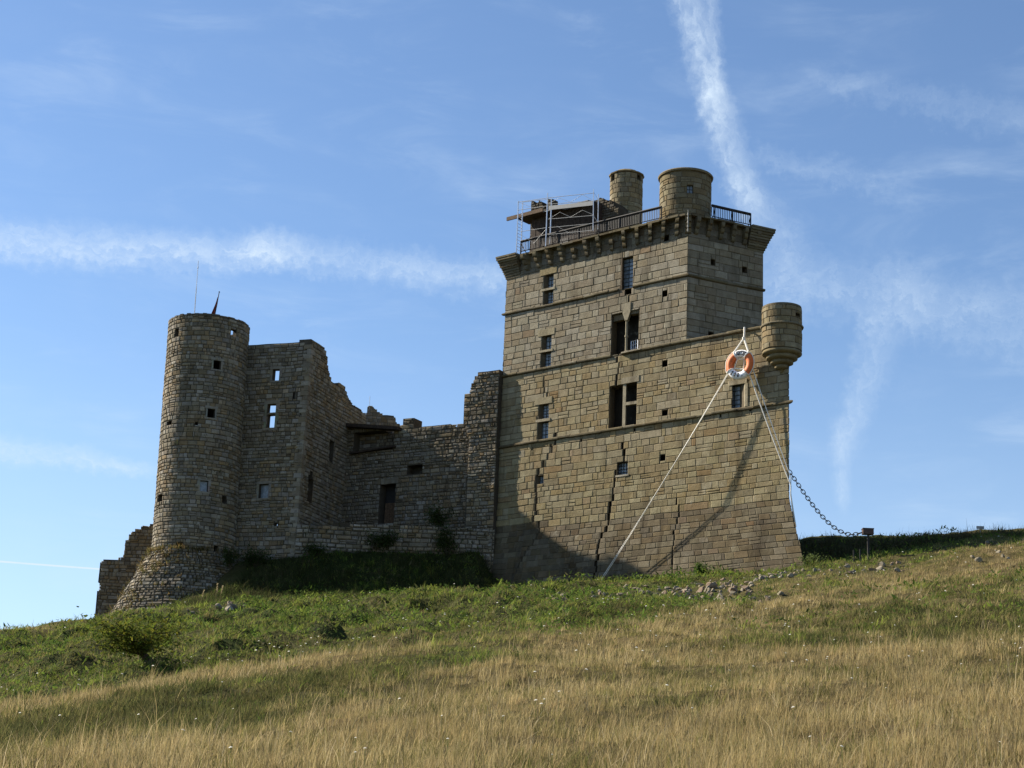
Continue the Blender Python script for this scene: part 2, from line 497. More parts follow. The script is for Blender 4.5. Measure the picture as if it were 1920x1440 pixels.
def stone(mb, P, r, gap, proud, bev, jit, col, rng, seg=1):
    u0, u1, v0, v1 = r
    g = gap / 2
    u0 += g; u1 -= g; v0 += g; v1 -= g
    if u1 - u0 < 0.05 or v1 - v0 < 0.05: return
    J = lambda: rng.uniform(-jit, jit)
    bu = min(bev, (u1 - u0) * 0.3); bv = min(bev, (v1 - v0) * 0.3)
    cs = [(u0, v0), (u1, v0), (u1, v1), (u0, v1)]
    ins = [(bu, bv), (-bu, bv), (-bu, -bv), (bu, -bv)]
    cj = [(a + J(), b + J()) for a, b in cs]
    p = proud * rng.uniform(0.55, 1.35)
    pc = [(a + i, b + j) for (a, b), (i, j) in zip(cj, ins)]
    if seg <= 1:
        V = [P(a, b, 0.0) for a, b in cj] + [P(a, b, -p * rng.uniform(0.8, 1.2)) for a, b in pc]
        mb.add(V, [(4, 5, 6, 7), (0, 1, 5, 4), (1, 2, 6, 5), (2, 3, 7, 6), (3, 0, 4, 7)], 0, col); return
    L = lambda q0, q1, f: (q0[0] + (q1[0] - q0[0]) * f, q0[1] + (q1[1] - q0[1]) * f)
    V, n = [], seg + 1
    for row, dep in (((cj[0], cj[1]), 0.0), ((pc[0], pc[1]), -p), ((pc[3], pc[2]), -p), ((cj[3], cj[2]), 0.0)):
        for k in range(n):
            q = L(row[0], row[1], k / seg); V.append(P(q[0], q[1], dep))
    F_ = [(r_ * n + k, r_ * n + k + 1, (r_ + 1) * n + k + 1, (r_ + 1) * n + k) for r_ in range(3) for k in range(seg)]
    F_ += [(0, n, 2 * n, 3 * n), (seg, 3 * n + seg, 2 * n + seg, n + seg)]
    mb.add(V, F_, 0, col)


def masonry(mb, P, rows, ext, ops, wid, gap, proud, bev, jit, colour, rng, cracks=(), split=0.05, seg=1, crk=None):
    """courses of separate stones: ext(v) gives the u intervals that a course fills"""
    for (v0, v1) in rows:
        vm = (v0 + v1) / 2
        for (ua, ub) in ext(vm):
            bs, u = [ua], ua
            while True:
                w = wid * math.exp(rng.gauss(0, 0.33)) * (0.6 + 0.4 * (v1 - v0) / 0.4)
                if rng.random() < 0.08: w *= 0.45
                if u + w > ub - wid * 0.4: break
                u += w; bs.append(u)
            bs.append(ub); wide = {}
            for pl, gw in cracks:
                for (a, b) in zip(pl, pl[1:]):
                    if min(a[1], b[1]) <= vm < max(a[1], b[1]):
                        uc = a[0] + (b[0] - a[0]) * (vm - a[1]) / (b[1] - a[1]) + rng.uniform(-0.07, 0.07)
                        bs = [x for x in bs if abs(x - uc) > 0.16 or x in (ua, ub)] + [uc]
                        wide[uc] = gw * rng.uniform(0.5, 1.3)
                        if crk is not None: crk.append((uc - wide[uc] * .36, uc + wide[uc] * .36, v0, v1))
            bs.sort()
            for a, b in zip(bs, bs[1:]):
                a2 = a + wide.get(a, 0) / 2; b2 = b - wide.get(b, 0) / 2
                rs = [(a2, b2, v0, v1)]
                if rng.random() < split and b - a > 0.3: rs = [(a2, b2, v0, (v0 + v1) / 2), (a2, b2, (v0 + v1) / 2, v1)]
                c = colour((a + b) / 2, vm)
                for r in rs:
                    for q in sub_rects(r, ops): stone(mb, P, q, gap * rng.uniform(0.7, 1.4), proud, bev, jit, c, rng, seg)


def core(mb, P, u0, u1, v0, v1, inside, ops, Tk, du, dv, col, holes=None, cuts=()):
    """solid wall behind the stones, with real reveals at openings and ragged tops"""
    def lines(a, b, st, ex):
        n = max(1, int(round((b - a) / st))); L = [a + (b - a) * i / n for i in range(n + 1)]
        L = [x for x in L if all(abs(x - e) > st * 0.35 for e in ex) or x in (a, b)] + [e for e in ex if a < e < b]
        return sorted(set(round(x, 4) for x in L))
    us = lines(u0, u1, du, [e for o in ops for e in o[:2]] + list(cuts[:1])); vs = lines(v0, v1, dv, [e for o in ops for e in o[2:4]] + list(cuts[1:2]))
    nu, nv = len(us) - 1, len(vs) - 1
    on = np.zeros((nu + 2, nv + 2), bool); blk = np.zeros((nu, nv), bool)
    UC = (A(us)[1:] + A(us)[:-1]) / 2; VC = (A(vs)[1:] + A(vs)[:-1]) / 2
    for a, b, c, d in ops: blk |= ((UC > a) & (UC < b))[:, None] & ((VC > c) & (VC < d))[None, :]
    for i in range(nu):
        for j in range(nv):
            uc, vc = UC[i], VC[j]
            if blk[i, j]: continue
            if holes and holes(uc, vc): continue
            if inside(uc, vc): on[i + 1, j + 1] = True
    V, Fc, idx = [], [], {}

    def vid(i, j, k):
        key = (i, j, k)
        if key not in idx: idx[key] = len(V); V.append(P(us[i], vs[j], Tk if k else 0.0))
        return idx[key]
    for i in range(nu):
        for j in range(nv):
            if not on[i + 1, j + 1]: continue
            Fc.append((vid(i, j, 0), vid(i + 1, j, 0), vid(i + 1, j + 1, 0), vid(i, j + 1, 0)))
            Fc.append((vid(i, j + 1, 1), vid(i + 1, j + 1, 1), vid(i + 1, j, 1), vid(i, j, 1)))
            if not on[i, j + 1]: Fc.append((vid(i, j, 0), vid(i, j + 1, 0), vid(i, j + 1, 1), vid(i, j, 1)))
            if not on[i + 2, j + 1]: Fc.append((vid(i + 1, j, 0), vid(i + 1, j, 1), vid(i + 1, j + 1, 1), vid(i + 1, j + 1, 0)))
            if not on[i + 1, j]: Fc.append((vid(i, j, 0), vid(i, j, 1), vid(i + 1, j, 1), vid(i + 1, j, 0)))
            if not on[i + 1, j + 2]: Fc.append((vid(i, j + 1, 0), vid(i + 1, j + 1, 0), vid(i + 1, j + 1, 1), vid(i, j + 1, 1)))
    mb.add(V, Fc, 0, col)


def poly_in(poly):
    def f(u, v):
        c = False; n = len(poly)
        for i in range(n):
            x1, y1 = poly[i]; x2, y2 = poly[(i + 1) % n]
            if (y1 > v) != (y2 > v) and u < (x2 - x1) * (v - y1) / (y2 - y1) + x1: c = not c
        return c
    return f


def ext_of(poly, rng=None, rag=0.0):
    """intervals of a polygon at height v"""
    def f(v):
        xs = []
        n = len(poly)
        for i in range(n):
            x1, y1 = poly[i]; x2, y2 = poly[(i + 1) % n]
            if (y1 > v) != (y2 > v): xs.append((x2 - x1) * (v - y1) / (y2 - y1) + x1)
        xs.sort()
        return [(xs[i], xs[i + 1]) for i in range(0, len(xs) - 1, 2) if xs[i + 1] - xs[i] > 0.12]
    return f


MORT_G = (0.120, 0.099, 0.066)
MORT_R = (0.085, 0.071, 0.052)
# ================================================================== THE KEEP
UL0, UR0, VB, VS, VT = -15.33, 7.5, 22.4, 33.3, 42.0
TIP = MAIN.pt(UR0, 0); CR = SIDE.pt(5.76, 0); LM = MAIN.pt(UL0, 0)
PQ = A([CR[0] + 1.0, CR[1] + 1.6, 0]); QD = (PQ - TIP) / np.linalg.norm(PQ - TIP); NQ = A([QD[1], -QD[0], 0])
RRc = CR + A([0.9, 9.5, 0]); LRc = LM - N1 * 13
BAT = 0.17
_mm = np.linalg.solve(np.array([[T1[0], QD[0]], [T1[1], QD[1]]]), (NQ - N1)[:2])
MITRE, MITRK = float(_mm[0]), float(_mm[1])          # how far the prow edge moves out per metre of batter


def batt(v): return BAT * max(0.0, VB - v) + 0.02 * max(0.0, 19.8 - v)


def wob(u, v): return 0.05 * (vnoise(u * 0.35, v * 0.4, 21) - 0.5) + 0.03 * (vnoise(u * 1.1, v * 0.5, 22) - 0.5)


def P_main(u, v, d):
    b = batt(v); f = (u - UL0) / (UR0 - UL0)
    uu = u - (b - d) * (1 - f) + MITRE * (b - d) * f
    return KC + T1 * uu + Z * (v + wob(u, v)) + N1 * (b - d)


def P_side(u, v, d): return KC + T2 * u + Z * (v + wob(u + 40, v) * min(1, u)) + N2 * (-d)


def P_prow(u, v, d):
    b = batt(v); L = np.linalg.norm(PQ - TIP)
    return TIP + QD * (u - MITRK * (b - d) * (1 - u / L)) + Z * v + NQ * (b - d)


_dl = (LRc - LM) / np.linalg.norm(LRc - LM); _nl = -T1


def P_left(u, v, d): return LM + _dl * (u - (batt(v) - d) * (1 - u / 13)) + Z * v + _nl * (batt(v) - d)


keep = thing('castle_keep', (KC[0], KC[1], 18.0), 'tall square golden stone keep with a pointed prow and corbelled top', 'castle keep')

R = MAIN.rect
wins = []   # (rect, nx, ny)
for b in ((1020, 515, 1038, 540), (1019, 545, 1037, 572), (1016, 629, 1034, 655), (1014, 660, 1033, 693), (1010, 758, 1029, 785), (1008, 791, 1028, 828)):
    wins.append((R(*b), 3, 3 if b[3] - b[1] < 27 else 5))
WA = R(1167, 482, 1187, 541); wins.append((WA, 2, 8))
WR = R(1373, 721, 1395, 764); wins.append((WR, 2, 5))
SM = R(1157, 866, 1177, 890); wins.append((SM, 4, 4))
SL = R(1004, 892, 1019, 908); wins.append((SL, 4, 2))
W2 = (-6.02, -3.80, 33.38, 36.15); W3 = (-6.05, -3.84, 28.42, 31.25)
holes = []
for cx, cy in ((1250, 446), (1247, 551), (1247, 682), (1243, 858), (1178, 547)):
    u, v = MAIN.uv(cx, cy); w = 0.2 if cx != 1178 else 0.26; holes.append((u - w, u + w, v - 0.2, v + 0.2))
hx = MAIN.uv(1247, 774); holes.append((hx[0] - 0.22, hx[0] + 0.22, hx[1] - 0.2, hx[1] + 0.18))
for cx, cy in ((1090, 826), (1033, 836), (1190, 806), (1351, 780), (1407, 768), (998, 842)):
    u, v = MAIN.uv(cx, cy); holes.append((u - 0.07, u + 0.07, v - 0.1, v + 0.09))
ops = [w[0] for w in wins] + [W2, W3] + holes

mb = MB(); rng = random.Random(3)
rows = []
for a, b, h in ((15.6, VB, 0.36), (VB, 28.25, 0.43), (28.25, 33.22, 0.43), (33.3, 37.68, 0.42), (37.68, 40.75, 0.42), (40.75, VT, 0.42)):
    n = max(1, round((b - a) / h)); ws = [h * rng.uniform(0.76, 1.28) for _ in range(n)]; k = (b - a) / sum(ws); v = a
    for w in ws: rows.append((v, v + w * k)); v += w * k


def main_ext(v):
    j = lambda: rng.uniform(-.05, .03)
    return [(UL0 - j(), 0.0)] if v > VS else [(UL0 - j(), UR0 + j())]


def col_main(u, v):
    c = pick(GOLD, rng)
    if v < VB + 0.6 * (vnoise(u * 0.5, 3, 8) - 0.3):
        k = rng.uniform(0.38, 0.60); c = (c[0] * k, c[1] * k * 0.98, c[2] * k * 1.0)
    elif v < 26.5:
        k = 0.97; c = (c[0] * k, c[1] * k, c[2] * k * 0.95)
    elif v > 33.3:
        g = sum(c) / 3; c = tuple(x * 0.72 + g * 0.34 for x in c)
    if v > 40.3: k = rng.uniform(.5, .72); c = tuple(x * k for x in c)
    if rng.random() < 0.03: c = (c[0] * 0.95, c[1] * 0.84, c[2] * 0.78)
    return c


def pxl(*pts): return [MAIN.uv(*p) for p in pts]


cracks = [(sorted(pxl((1042, 815), (1038, 838), (1012, 882), (1006, 905), (1005, 960), (1000, 975), (1012, 985), (1008, 1010), (992, 1040), (985, 1065), (972, 1100)), key=lambda p: p[1]), 0.24),
          (sorted(pxl((1166, 835), (1172, 860), (1152, 890), (1150, 935), (1143, 950), (1140, 985), (1128, 1010), (1122, 1095)), key=lambda p: p[1]), 0.24),
          (sorted(pxl((1160, 645), (1158, 672), (1162, 690), (1154, 722)), key=lambda p: p[1]), 0.17),
          (sorted(pxl((1180, 553), (1176, 575)), key=lambda p: p[1]), 0.18),
          (sorted(pxl((1022, 700), (1020, 730), (1030, 750)), key=lambda p: p[1]), 0.14),
          (sorted(pxl((1265, 930), (1275, 960), (1262, 1000), (1258, 1085)), key=lambda p: p[1]), 0.14)]
CRK = []
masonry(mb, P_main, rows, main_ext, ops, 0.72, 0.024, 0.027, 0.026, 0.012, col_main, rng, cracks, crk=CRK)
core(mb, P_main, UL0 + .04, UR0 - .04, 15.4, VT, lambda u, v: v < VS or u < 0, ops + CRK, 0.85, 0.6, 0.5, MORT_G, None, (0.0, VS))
main_wall = mb.build('wall', M_ASH, keep)

# short face above the prow
mb = MB(); rng = random.Random(4)
sholes = []
for cx, cy, s in ((1337, 492, 0.17), (1396, 506, 0.19), (1333, 628, 0.2)):
    u, v = SIDE.uv(cx, cy); sholes.append((u - s, u + s, v - 0.2, v + 0.2))
srows = [r for r in rows if r[0] > 32.8]


def col_side(u, v):
    c = pick(GOLD, rng, 0.95, 0.1); g = sum(c) / 3
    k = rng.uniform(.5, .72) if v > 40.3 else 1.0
    return tuple((x * 0.7 + g * 0.3) * k for x in c)


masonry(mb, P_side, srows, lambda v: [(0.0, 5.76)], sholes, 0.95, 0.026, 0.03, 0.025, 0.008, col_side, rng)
core(mb, P_side, 0, 5.76, 33.0, VT, lambda u, v: True, sholes, 0.8, 0.6, 0.5, MORT_G)
mb.build('wall', M_ASH, keep)
# faces turned away: the far side of the prow, the left end and the back
mb = MB(); rng = random.Random(5); LP = float(np.linalg.norm(PQ - TIP))
masonry(mb, P_prow, [r for r in rows if r[1] < 33.4], lambda v: [(0.0, LP)], [], 0.85, 0.03, 0.035, 0.03, 0.01, col_main, rng)
core(mb, P_prow, 0, LP, 15.4, VS, lambda u, v: True, [], 0.8, 0.8, 0.8, MORT_G)
mb.build('wall', M_ASH, keep)
mb = MB(); rng = random.Random(6)
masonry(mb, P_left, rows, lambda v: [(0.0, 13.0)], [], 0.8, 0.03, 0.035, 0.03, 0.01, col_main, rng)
core(mb, P_left, 0, 13, 15.4, VT, lambda u, v: True, [], 0.8, 1, 1, MORT_G)
mb.build('wall', M_ASH, keep)
mb = MB()
for a, b, top in ((CR, RRc, VT), (RRc, LRc, VT), (PQ, CR, VS)):
    n = 8
    for i in range(n):
        p, q = a + (b - a) * i / n, a + (b - a) * (i + 1) / n
        for j in range(12):
            z0, z1 = 15.4 + (top - 15.4) * j / 12, 15.4 + (top - 15.4) * (j + 1) / 12
            mb.quad(p + Z * z0, q + Z * z0, q + Z * z1, p + Z * z1, col=pick(GOLD, RNG))
mb.build('wall', M_ASH, keep)
mb = MB()
mb.add([x + Z * 41.98 for x in (LM, KC, CR, RRc, LRc)], [(0, 1, 2, 3, 4)], col=(0.2, 0.17, 0.12))
mb.add([x + Z * 33.1 for x in (KC, TIP, PQ, CR)], [(0, 1, 2, 3)], col=(0.2, 0.17, 0.12))
mb.build('terrace', M_ASH, keep)


# string courses: a weathered roll moulding in lengths
def moulding(P, ua, ub, v, h, pr, rngm, gaps=()):
    m = MB(); u = ua
    while u < ub - 0.05:
        w = min(rngm.uniform(0.9, 1.8), ub - u)
        if not any(a < u + w / 2 < b for a, b in gaps):
            k = rngm.uniform(0.8, 1.12); hv = h * rngm.uniform(0.92, 1.08); dv = rngm.uniform(-0.015, 0.015)
            prof = [(0.0, 0), (pr * 0.55, 0.02), (pr * k, h * 0.35), (pr * k, hv * 0.75), (pr * 0.6 * k, hv), (0.0, hv + 0.03)]
            V, n = [], len(prof)
            for e in (u + 0.006, u + w - 0.006):
                for (d, z) in prof: V.append(P(e, v + z + dv, -d))
            F = [(i, i + 1, n + i + 1, n + i) for i in range(n - 1)] + [tuple(range(n)), tuple(range(2 * n - 1, n - 1, -1))]
            m.add(V, F, 0, pick(GOLD, rngm, 0.5))
        u += w
    return m


rm = random.Random(9)
moulding(P_main, UL0 - 0.1, WA[0] - .3, 37.68, 0.20, 0.15, rm).build('string_course', M_ASH, keep)
moulding(P_main, WA[1] + .02, 0.02, 37.68, 0.20, 0.15, rm).build('string_course', M_ASH, keep)
moulding(P_main, UL0 - 0.1, -6.0, 33.22, 0.22, 0.16, rm).build('string_course', M_ASH, keep)
moulding(P_main, -5.1, UR0 - 0.3, 33.22, 0.22, 0.16, rm).build('string_course', M_ASH, keep)
moulding(P_main, UL0 - 0.1, UR0 + 0.12, 28.2, 0.22, 0.17, rm).build('string_course', M_ASH, keep)
moulding(P_side, -0.05, 5.85, 37.68, 0.2, 0.15, rm).build('string_course', M_ASH, keep)


# windows
def window(rect, nx, ny, dep=0.32, P=P_main, parent=keep, lead=True, col=None):
    a, b, c, d = rect; m = MB()
    m.quad(P(a - .01, c - .01, dep), P(b + .01, c - .01, dep), P(b + .01, d + .01, dep), P(a - .01, d + .01, dep), col=(.1, .1, .1))
    o = m.build('window', M_GLASS, parent)
    m = MB(); t = 0.018
    for i in range(nx + 1):
        u = a + (b - a) * i / nx; m.tube([P(u, c, dep - .03), P(u, d, dep - .03)], t, 4)
    for j in range(ny + 1):
        v = c + (d - c) * j / ny; m.tube([P(a, v, dep - .03), P(b, v, dep - .03)], t, 4)
    m.build('glazing_bars', M_LEAD, o)
    return o


def sbox(m, P, u0, u1, v0, v1, d0, d1, col):
    V = [P(u, v, d) for d in (d0, d1) for u, v in ((u0, v0), (u1, v0), (u1, v1), (u0, v1))]
    m.add(V, [(0, 1, 2, 3), (7, 6, 5, 4), (0, 4, 5, 1), (1, 5, 6, 2), (2, 6, 7, 3), (3, 7, 4, 0)], 0, col)


wobj = [window(*w) for w in wins]
LIGHT = (0.33, 0.29, 0.205)
for i in (0, 2, 4):      # stone transom between the two lights of each narrow window
    lo, up = wins[i + 1][0], wins[i][0]; m = MB()
    sbox(m, P_main, up[0] - 0.16, up[1] + 0.2, lo[3] + 0.012, up[2] - 0.012, -0.07, 0.3, LIGHT)
    m.build('transom', M_ASH, wobj[i])
    m = MB(); sbox(m, P_main, up[0] - 0.3, up[1] + 0.3, up[3] + 0.012, up[3] + 0.46, -0.062, 0.2, pick(GOLD, RNG))
    m.build('lintel', M_ASH, wobj[i])
m = MB(); sbox(m, P_main, WR[0] - 0.3, WR[1] + 0.14, WR[3] + 0.01, WR[3] + 0.3, -0.065, 0.3, LIGHT)
sbox(m, P_main, WR[1] + 0.012, WR[1] + 0.2, WR[2], WR[3], -0.06, 0.3, LIGHT); m.build('frame', M_ASH, wobj[7])
m = MB(); sbox(m, P_main, WA[0] - 0.12, WA[0] - 0.005, WA[2], WA[3], -0.06, 0.25, (0.12, 0.09, 0.06)); m.build('frame', M_ASH, wobj[6])
m = MB(); sbox(m, P_main, SM[0] - 0.1, SM[1] + 0.1, SM[2] - 0.12, SM[2] - 0.01, -0.07, 0.3, (0.36, 0.33, 0.26)); m.build('sill', M_ASH, wobj[8])

# double window with a colonnette, and the cross window
m = MB(); sbox(m, P_main, W2[0], W2[1], W2[2], W2[3], 0.84, 0.86, (0.03, 0.026, 0.02)); w2 = m.build('window', M_ASH, keep)
cu = MAIN.uv(1173, 640)[0] + 0.02
m = MB()
for (rr, z0, z1) in ((0.085, 33.42, 35.6),):
    m.tube([P_main(cu, z0, 0.12), P_main(cu, z1, 0.12)], rr, 10, col=LIGHT)
sbox(m, P_main, cu - 0.13, cu + 0.13, 33.4, 33.52, 0.0, 0.25, LIGHT)
m.tube([P_main(cu, 34.45, 0.12), P_main(cu, 34.56, 0.12)], 0.13, 10, col=LIGHT)
m.build('colonnette', M_ASH, w2)
m = MB()
V = [];
for d in (-0.07, 0.3):
    for u, v in ((cu - 0.1, 35.55), (cu + 0.1, 35.55), (cu + 0.32, 36.1), (cu + 0.34, 36.75), (cu - 0.32, 36.72), (cu - 0.3, 36.1)): V.append(P_main(u, v, d))
m.add(V, [tuple(range(6)), tuple(range(11, 5, -1))] + [(i, (i + 1) % 6, 6 + (i + 1) % 6, 6 + i) for i in range(6)], 0, LIGHT)
m.build('capital', M_ASH, w2)
m = MB(); sbox(m, P_main, W2[0] + 0.02, cu - 0.3, 35.75, 36.14, 0.2, 0.5, (0.2, 0.165, 0.11))
sbox(m, P_main, cu + 0.34, W2[1] - 0.02, 35.95, 36.3, 0.1, 0.5, (0.2, 0.165, 0.11)); m.build('lintel', M_ASH, w2)
m = MB(); sbox(m, P_main, -5.1, -3.6, 33.3, 33.385, -0.25, 0.3, (0.36, 0.32, 0.24)); m.build('sill', M_ASH, w2)
m = MB(); gx = MAIN.uv(1180, 650)[0]; gy = MAIN.uv(1193, 650)[0]
for i in range(4):
    t_ = gx + (gy - gx) * i / 3; m.tube([P_main(t_, 33.4, 0.5), P_main(t_, 34.25, 0.5)], 0.03, 4)
for i in range(4): m.tube([P_main(gx, 33.45 + i * .26, 0.5), P_main(gy, 33.5 + i * .26, 0.5)], 0.03, 4)
m.build('lattice', M_ALU, w2)
m = MB(); sbox(m, P_main, W3[0], W3[1], W3[2], W3[3], 0.84, 0.86, (0.03, 0.026, 0.02)); w3 = m.build('window', M_ASH, keep)
mu = MAIN.uv(1170, 765)[0]
m = MB(); sbox(m, P_main, mu - 0.12, mu + 0.12, W3[2], W3[3], 0.0, 0.28, LIGHT); m.build('mullion', M_ASH, w3)
tv = MAIN.uv(1183, 756)[1]
m = MB(); sbox(m, P_main, mu + 0.125, W3[1] + 0.08, tv - 0.1, tv + 0.1, 0.0, 0.28, LIGHT); m.build('transom', M_ASH, w3)
m = MB(); sbox(m, P_main, mu - 0.25, W3[1] + 0.15, W3[3] + 0.01, W3[3] + 0.42, -0.065, 0.3, (0.30, 0.26, 0.18)); m.build('lintel', M_ASH, w3)

# corbels, machicolation slabs
rc = random.Random(14)


def corbel(P, u, v0=40.62, w=0.135, steps=3):
    m = MB(); n = 7
    for k in range(steps):
        pr = 0.07 + 0.14 * (k + 1) * rc.uniform(0.9, 1.08); h = 0.36; z0 = v0 + k * (h + 0.015)
        prof = [(0.0, 0.0), (pr - 0.17, 0.0)] + [(pr - 0.17 + 0.17 * math.sin(a), 0.2 - 0.2 * math.cos(a)) for a in (0.5, 1.0, 1.57)] + [(pr, h), (0.0, h)]
        V = [P(e, z0 + z, -d) for e in (u - w * rc.uniform(.85, 1.1), u + w * rc.uniform(.85, 1.1)) for d, z in prof]; q = len(prof)
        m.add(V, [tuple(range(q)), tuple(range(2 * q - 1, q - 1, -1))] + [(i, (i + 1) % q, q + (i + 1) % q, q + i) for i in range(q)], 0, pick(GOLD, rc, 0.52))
    return m


cu_list = [-14.35 + i * 1.03 for i in range(14)]
for i, u in enumerate(cu_list):
    corbel(P_main, u, steps=3 if i not in (5, 8) else 2).build('corbel', M_ASH, keep)
for i in range(6): corbel(P_side, 0.55 + i * 0.92).build('corbel', M_ASH, keep)


def slab_row(P, ua, ub, v, th, out, broken):
    m = MB(); u = ua
    while u < ub - 0.05:
        w = min(rc.uniform(0.5, 1.35), ub - u)
        if rc.random() > broken:
            o_ = out * rc.uniform(0.84, 1.04); hv = th * rc.uniform(0.8, 1.25)
            V = [P(uu, vv, dd) for dd in (0.4, -o_) for uu, vv in ((u + .01, v), (u + w - .01, v + rc.uniform(-.02, .02)), (u + w - .01, v + hv), (u + .01, v + hv * rc.uniform(.9, 1.1)))]
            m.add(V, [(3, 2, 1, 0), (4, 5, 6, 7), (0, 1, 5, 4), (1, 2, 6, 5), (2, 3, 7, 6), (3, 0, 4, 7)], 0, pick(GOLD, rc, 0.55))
        else:
            o_ = out * rc.uniform(0.3, 0.6)
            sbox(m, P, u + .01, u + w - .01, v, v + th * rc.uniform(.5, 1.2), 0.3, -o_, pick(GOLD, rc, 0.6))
        u += w
    return m


m = slab_row(P_main, -15.3, 0.0, 41.74, 0.12, 0.50, 0.24)
m.build('cornice', M_ASH, keep)
m = slab_row(P_side, 0.0, 5.9, 41.74, 0.12, 0.50, 0.22); m.build('cornice', M_ASH, keep)


def spur(cx, da, db, up=0.1):
    """flared corner of the machicolation: slabs growing outward course by course"""
    m = MB(); n = 9
    for k in range(n):
        f = (k + 1) / n; o_ = 0.56 * f ** 1.1; ln = 1.25
        z0 = 40.35 + k * 0.165; a = cx - da * ln - db * ln
        j = rc.uniform(-.015, .015)
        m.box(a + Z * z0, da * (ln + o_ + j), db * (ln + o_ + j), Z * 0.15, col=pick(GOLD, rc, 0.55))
        m.box(a + Z * (z0 + 0.15), da * (ln + o_ - 0.02), db * (ln + o_ - 0.02), Z * 0.015, col=(.13, .105, .065))
    a = cx - da * 1.2 - db * 1.2
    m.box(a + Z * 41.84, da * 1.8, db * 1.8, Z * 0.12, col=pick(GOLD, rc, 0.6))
    return m


spur(LM, -T1, N1).build('corner_corbel', M_ASH, keep)
spur(CR, T2, N2).build('corner_corbel', M_ASH, keep)
# the obtuse corner between the two faces
bis = (N1 + N2) / np.linalg.norm(N1 + N2); tb = A([-bis[1], bis[0], 0])
m = MB()
for k in range(4):
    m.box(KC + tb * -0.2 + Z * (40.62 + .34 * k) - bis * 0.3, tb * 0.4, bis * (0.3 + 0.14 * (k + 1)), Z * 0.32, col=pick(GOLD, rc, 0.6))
m.build('corner_corbel', M_ASH, keep)
m = MB(); m.tube([KC + bis * .76 + Z * 40.5, KC + bis * .76 + Z * 41.95], 0.025, 6)
for k in range(5): m.lathe(KC + bis * .76, [(.03, 40.45 + .27 * k), (.05, 40.5 + .27 * k), (.05, 40.6 + .27 * k), (.03, 40.65 + .27 * k)], 8, False)
m.build('downpipe', M_PIPE, keep)


# round turrets on the roof and at the prow
def round_P(c, Rf, R0):
    def P(u, v, d):
        th = u / R0; r = Rf(v) - d
        return A([c[0] + r * math.sin(th), c[1] - r * math.cos(th), v + 0.02 * (vnoise(u * .8, v, 31) - .5)])
    return P


def turret(name, c, Rf, R0, v0, v1, ops_, hh, wid, pal, k, parent, mat, seed, Tk=0.4, mort=MORT_G, gap=0.025, proud=0.03, bev=0.025, jit=0.008, colf=None):
    rr = random.Random(seed); m = MB(); P = round_P(c, Rf, R0); L = math.pi * R0
    cf = colf or (lambda u, v: pick(pal, rr, k))
    masonry(m, P, rows_of(v0, v1, hh, 0.15, rr), lambda v: [(-L, L)], ops_, wid, gap, proud, bev, jit, cf, rr, seg=4)
    core(m, P, -L, L, v0, v1, lambda u, v: True, ops_, Tk, L / 26, 0.5, mort)
    return m.build(name, mat, parent), P


def axis_at(px, py, plane):  # plan position of a vertical axis seen at this picture point in a given plane
    p = plane.px(px, py); return A([p[0], p[1], 0.0])


bp = MAIN.back(1.75); ca = axis_at(1285, 370, bp)
zt = bp.uv(1285, 336)[1]; R0 = 1.68
uw = R0 * math.asin((1289 - 1285) * 118 / 3400 / R0); vw = bp.back(-1.5).uv(1289, 351)[1]
wr = (uw - 0.2, uw + 0.2, vw - 0.3, vw + 0.25)
tur, PT = turret('turret', ca, lambda v: R0, R0, 41.9, zt, [wr], 0.36, 0.62, GOLD, 0.72, keep, M_ASH, 41)
window(wr, 2, 2, 0.15, PT, tur)
m = MB(); m.lathe(ca, [(R0 - .3, zt - .05), (R0 + .13, zt - .05), (R0 + .16, zt + .05), (R0 + .1, zt + .13), (R0 - .5, zt + .24), (0.02, zt + .34)], 48, col=pick(GOLD, RNG, .7)); m.build('cap', M_ASH, tur)
bp2 = MAIN.back(6.2); cb_ = axis_at(1174, 370, bp2); zt2 = bp2.uv(1174, 332)[1]; R2_ = 1.14
h1 = (R2_ * math.radians(38), R2_ * math.radians(58), zt2 - 0.5, zt2 - 0.12); h2 = (R2_ * math.radians(-74), R2_ * math.radians(-52), zt2 - 0.55, zt2 - 0.12)
tur2, PT2 = turret('turret', cb_, lambda v: R2_, R2_, 41.9, zt2, [h1, h2, (R2_ * math.radians(100), R2_ * math.radians(125), zt2 - .55, zt2 - .12)], 0.37, 0.6, GOLD, 0.9, keep, M_ASH, 42, 0.25)
m = MB(); m.lathe(cb_, [(R2_ - .3, zt2 - .03), (R2_ + .12, zt2 - .03), (R2_ + .14, zt2 + .05), (R2_ - .1, zt2 + .16), (R2_ - .3, zt2 + .3), (0.02, zt2 + .32)], 14, col=pick(GOLD, RNG, .8)); m.build('cap', M_ASH, tur2)

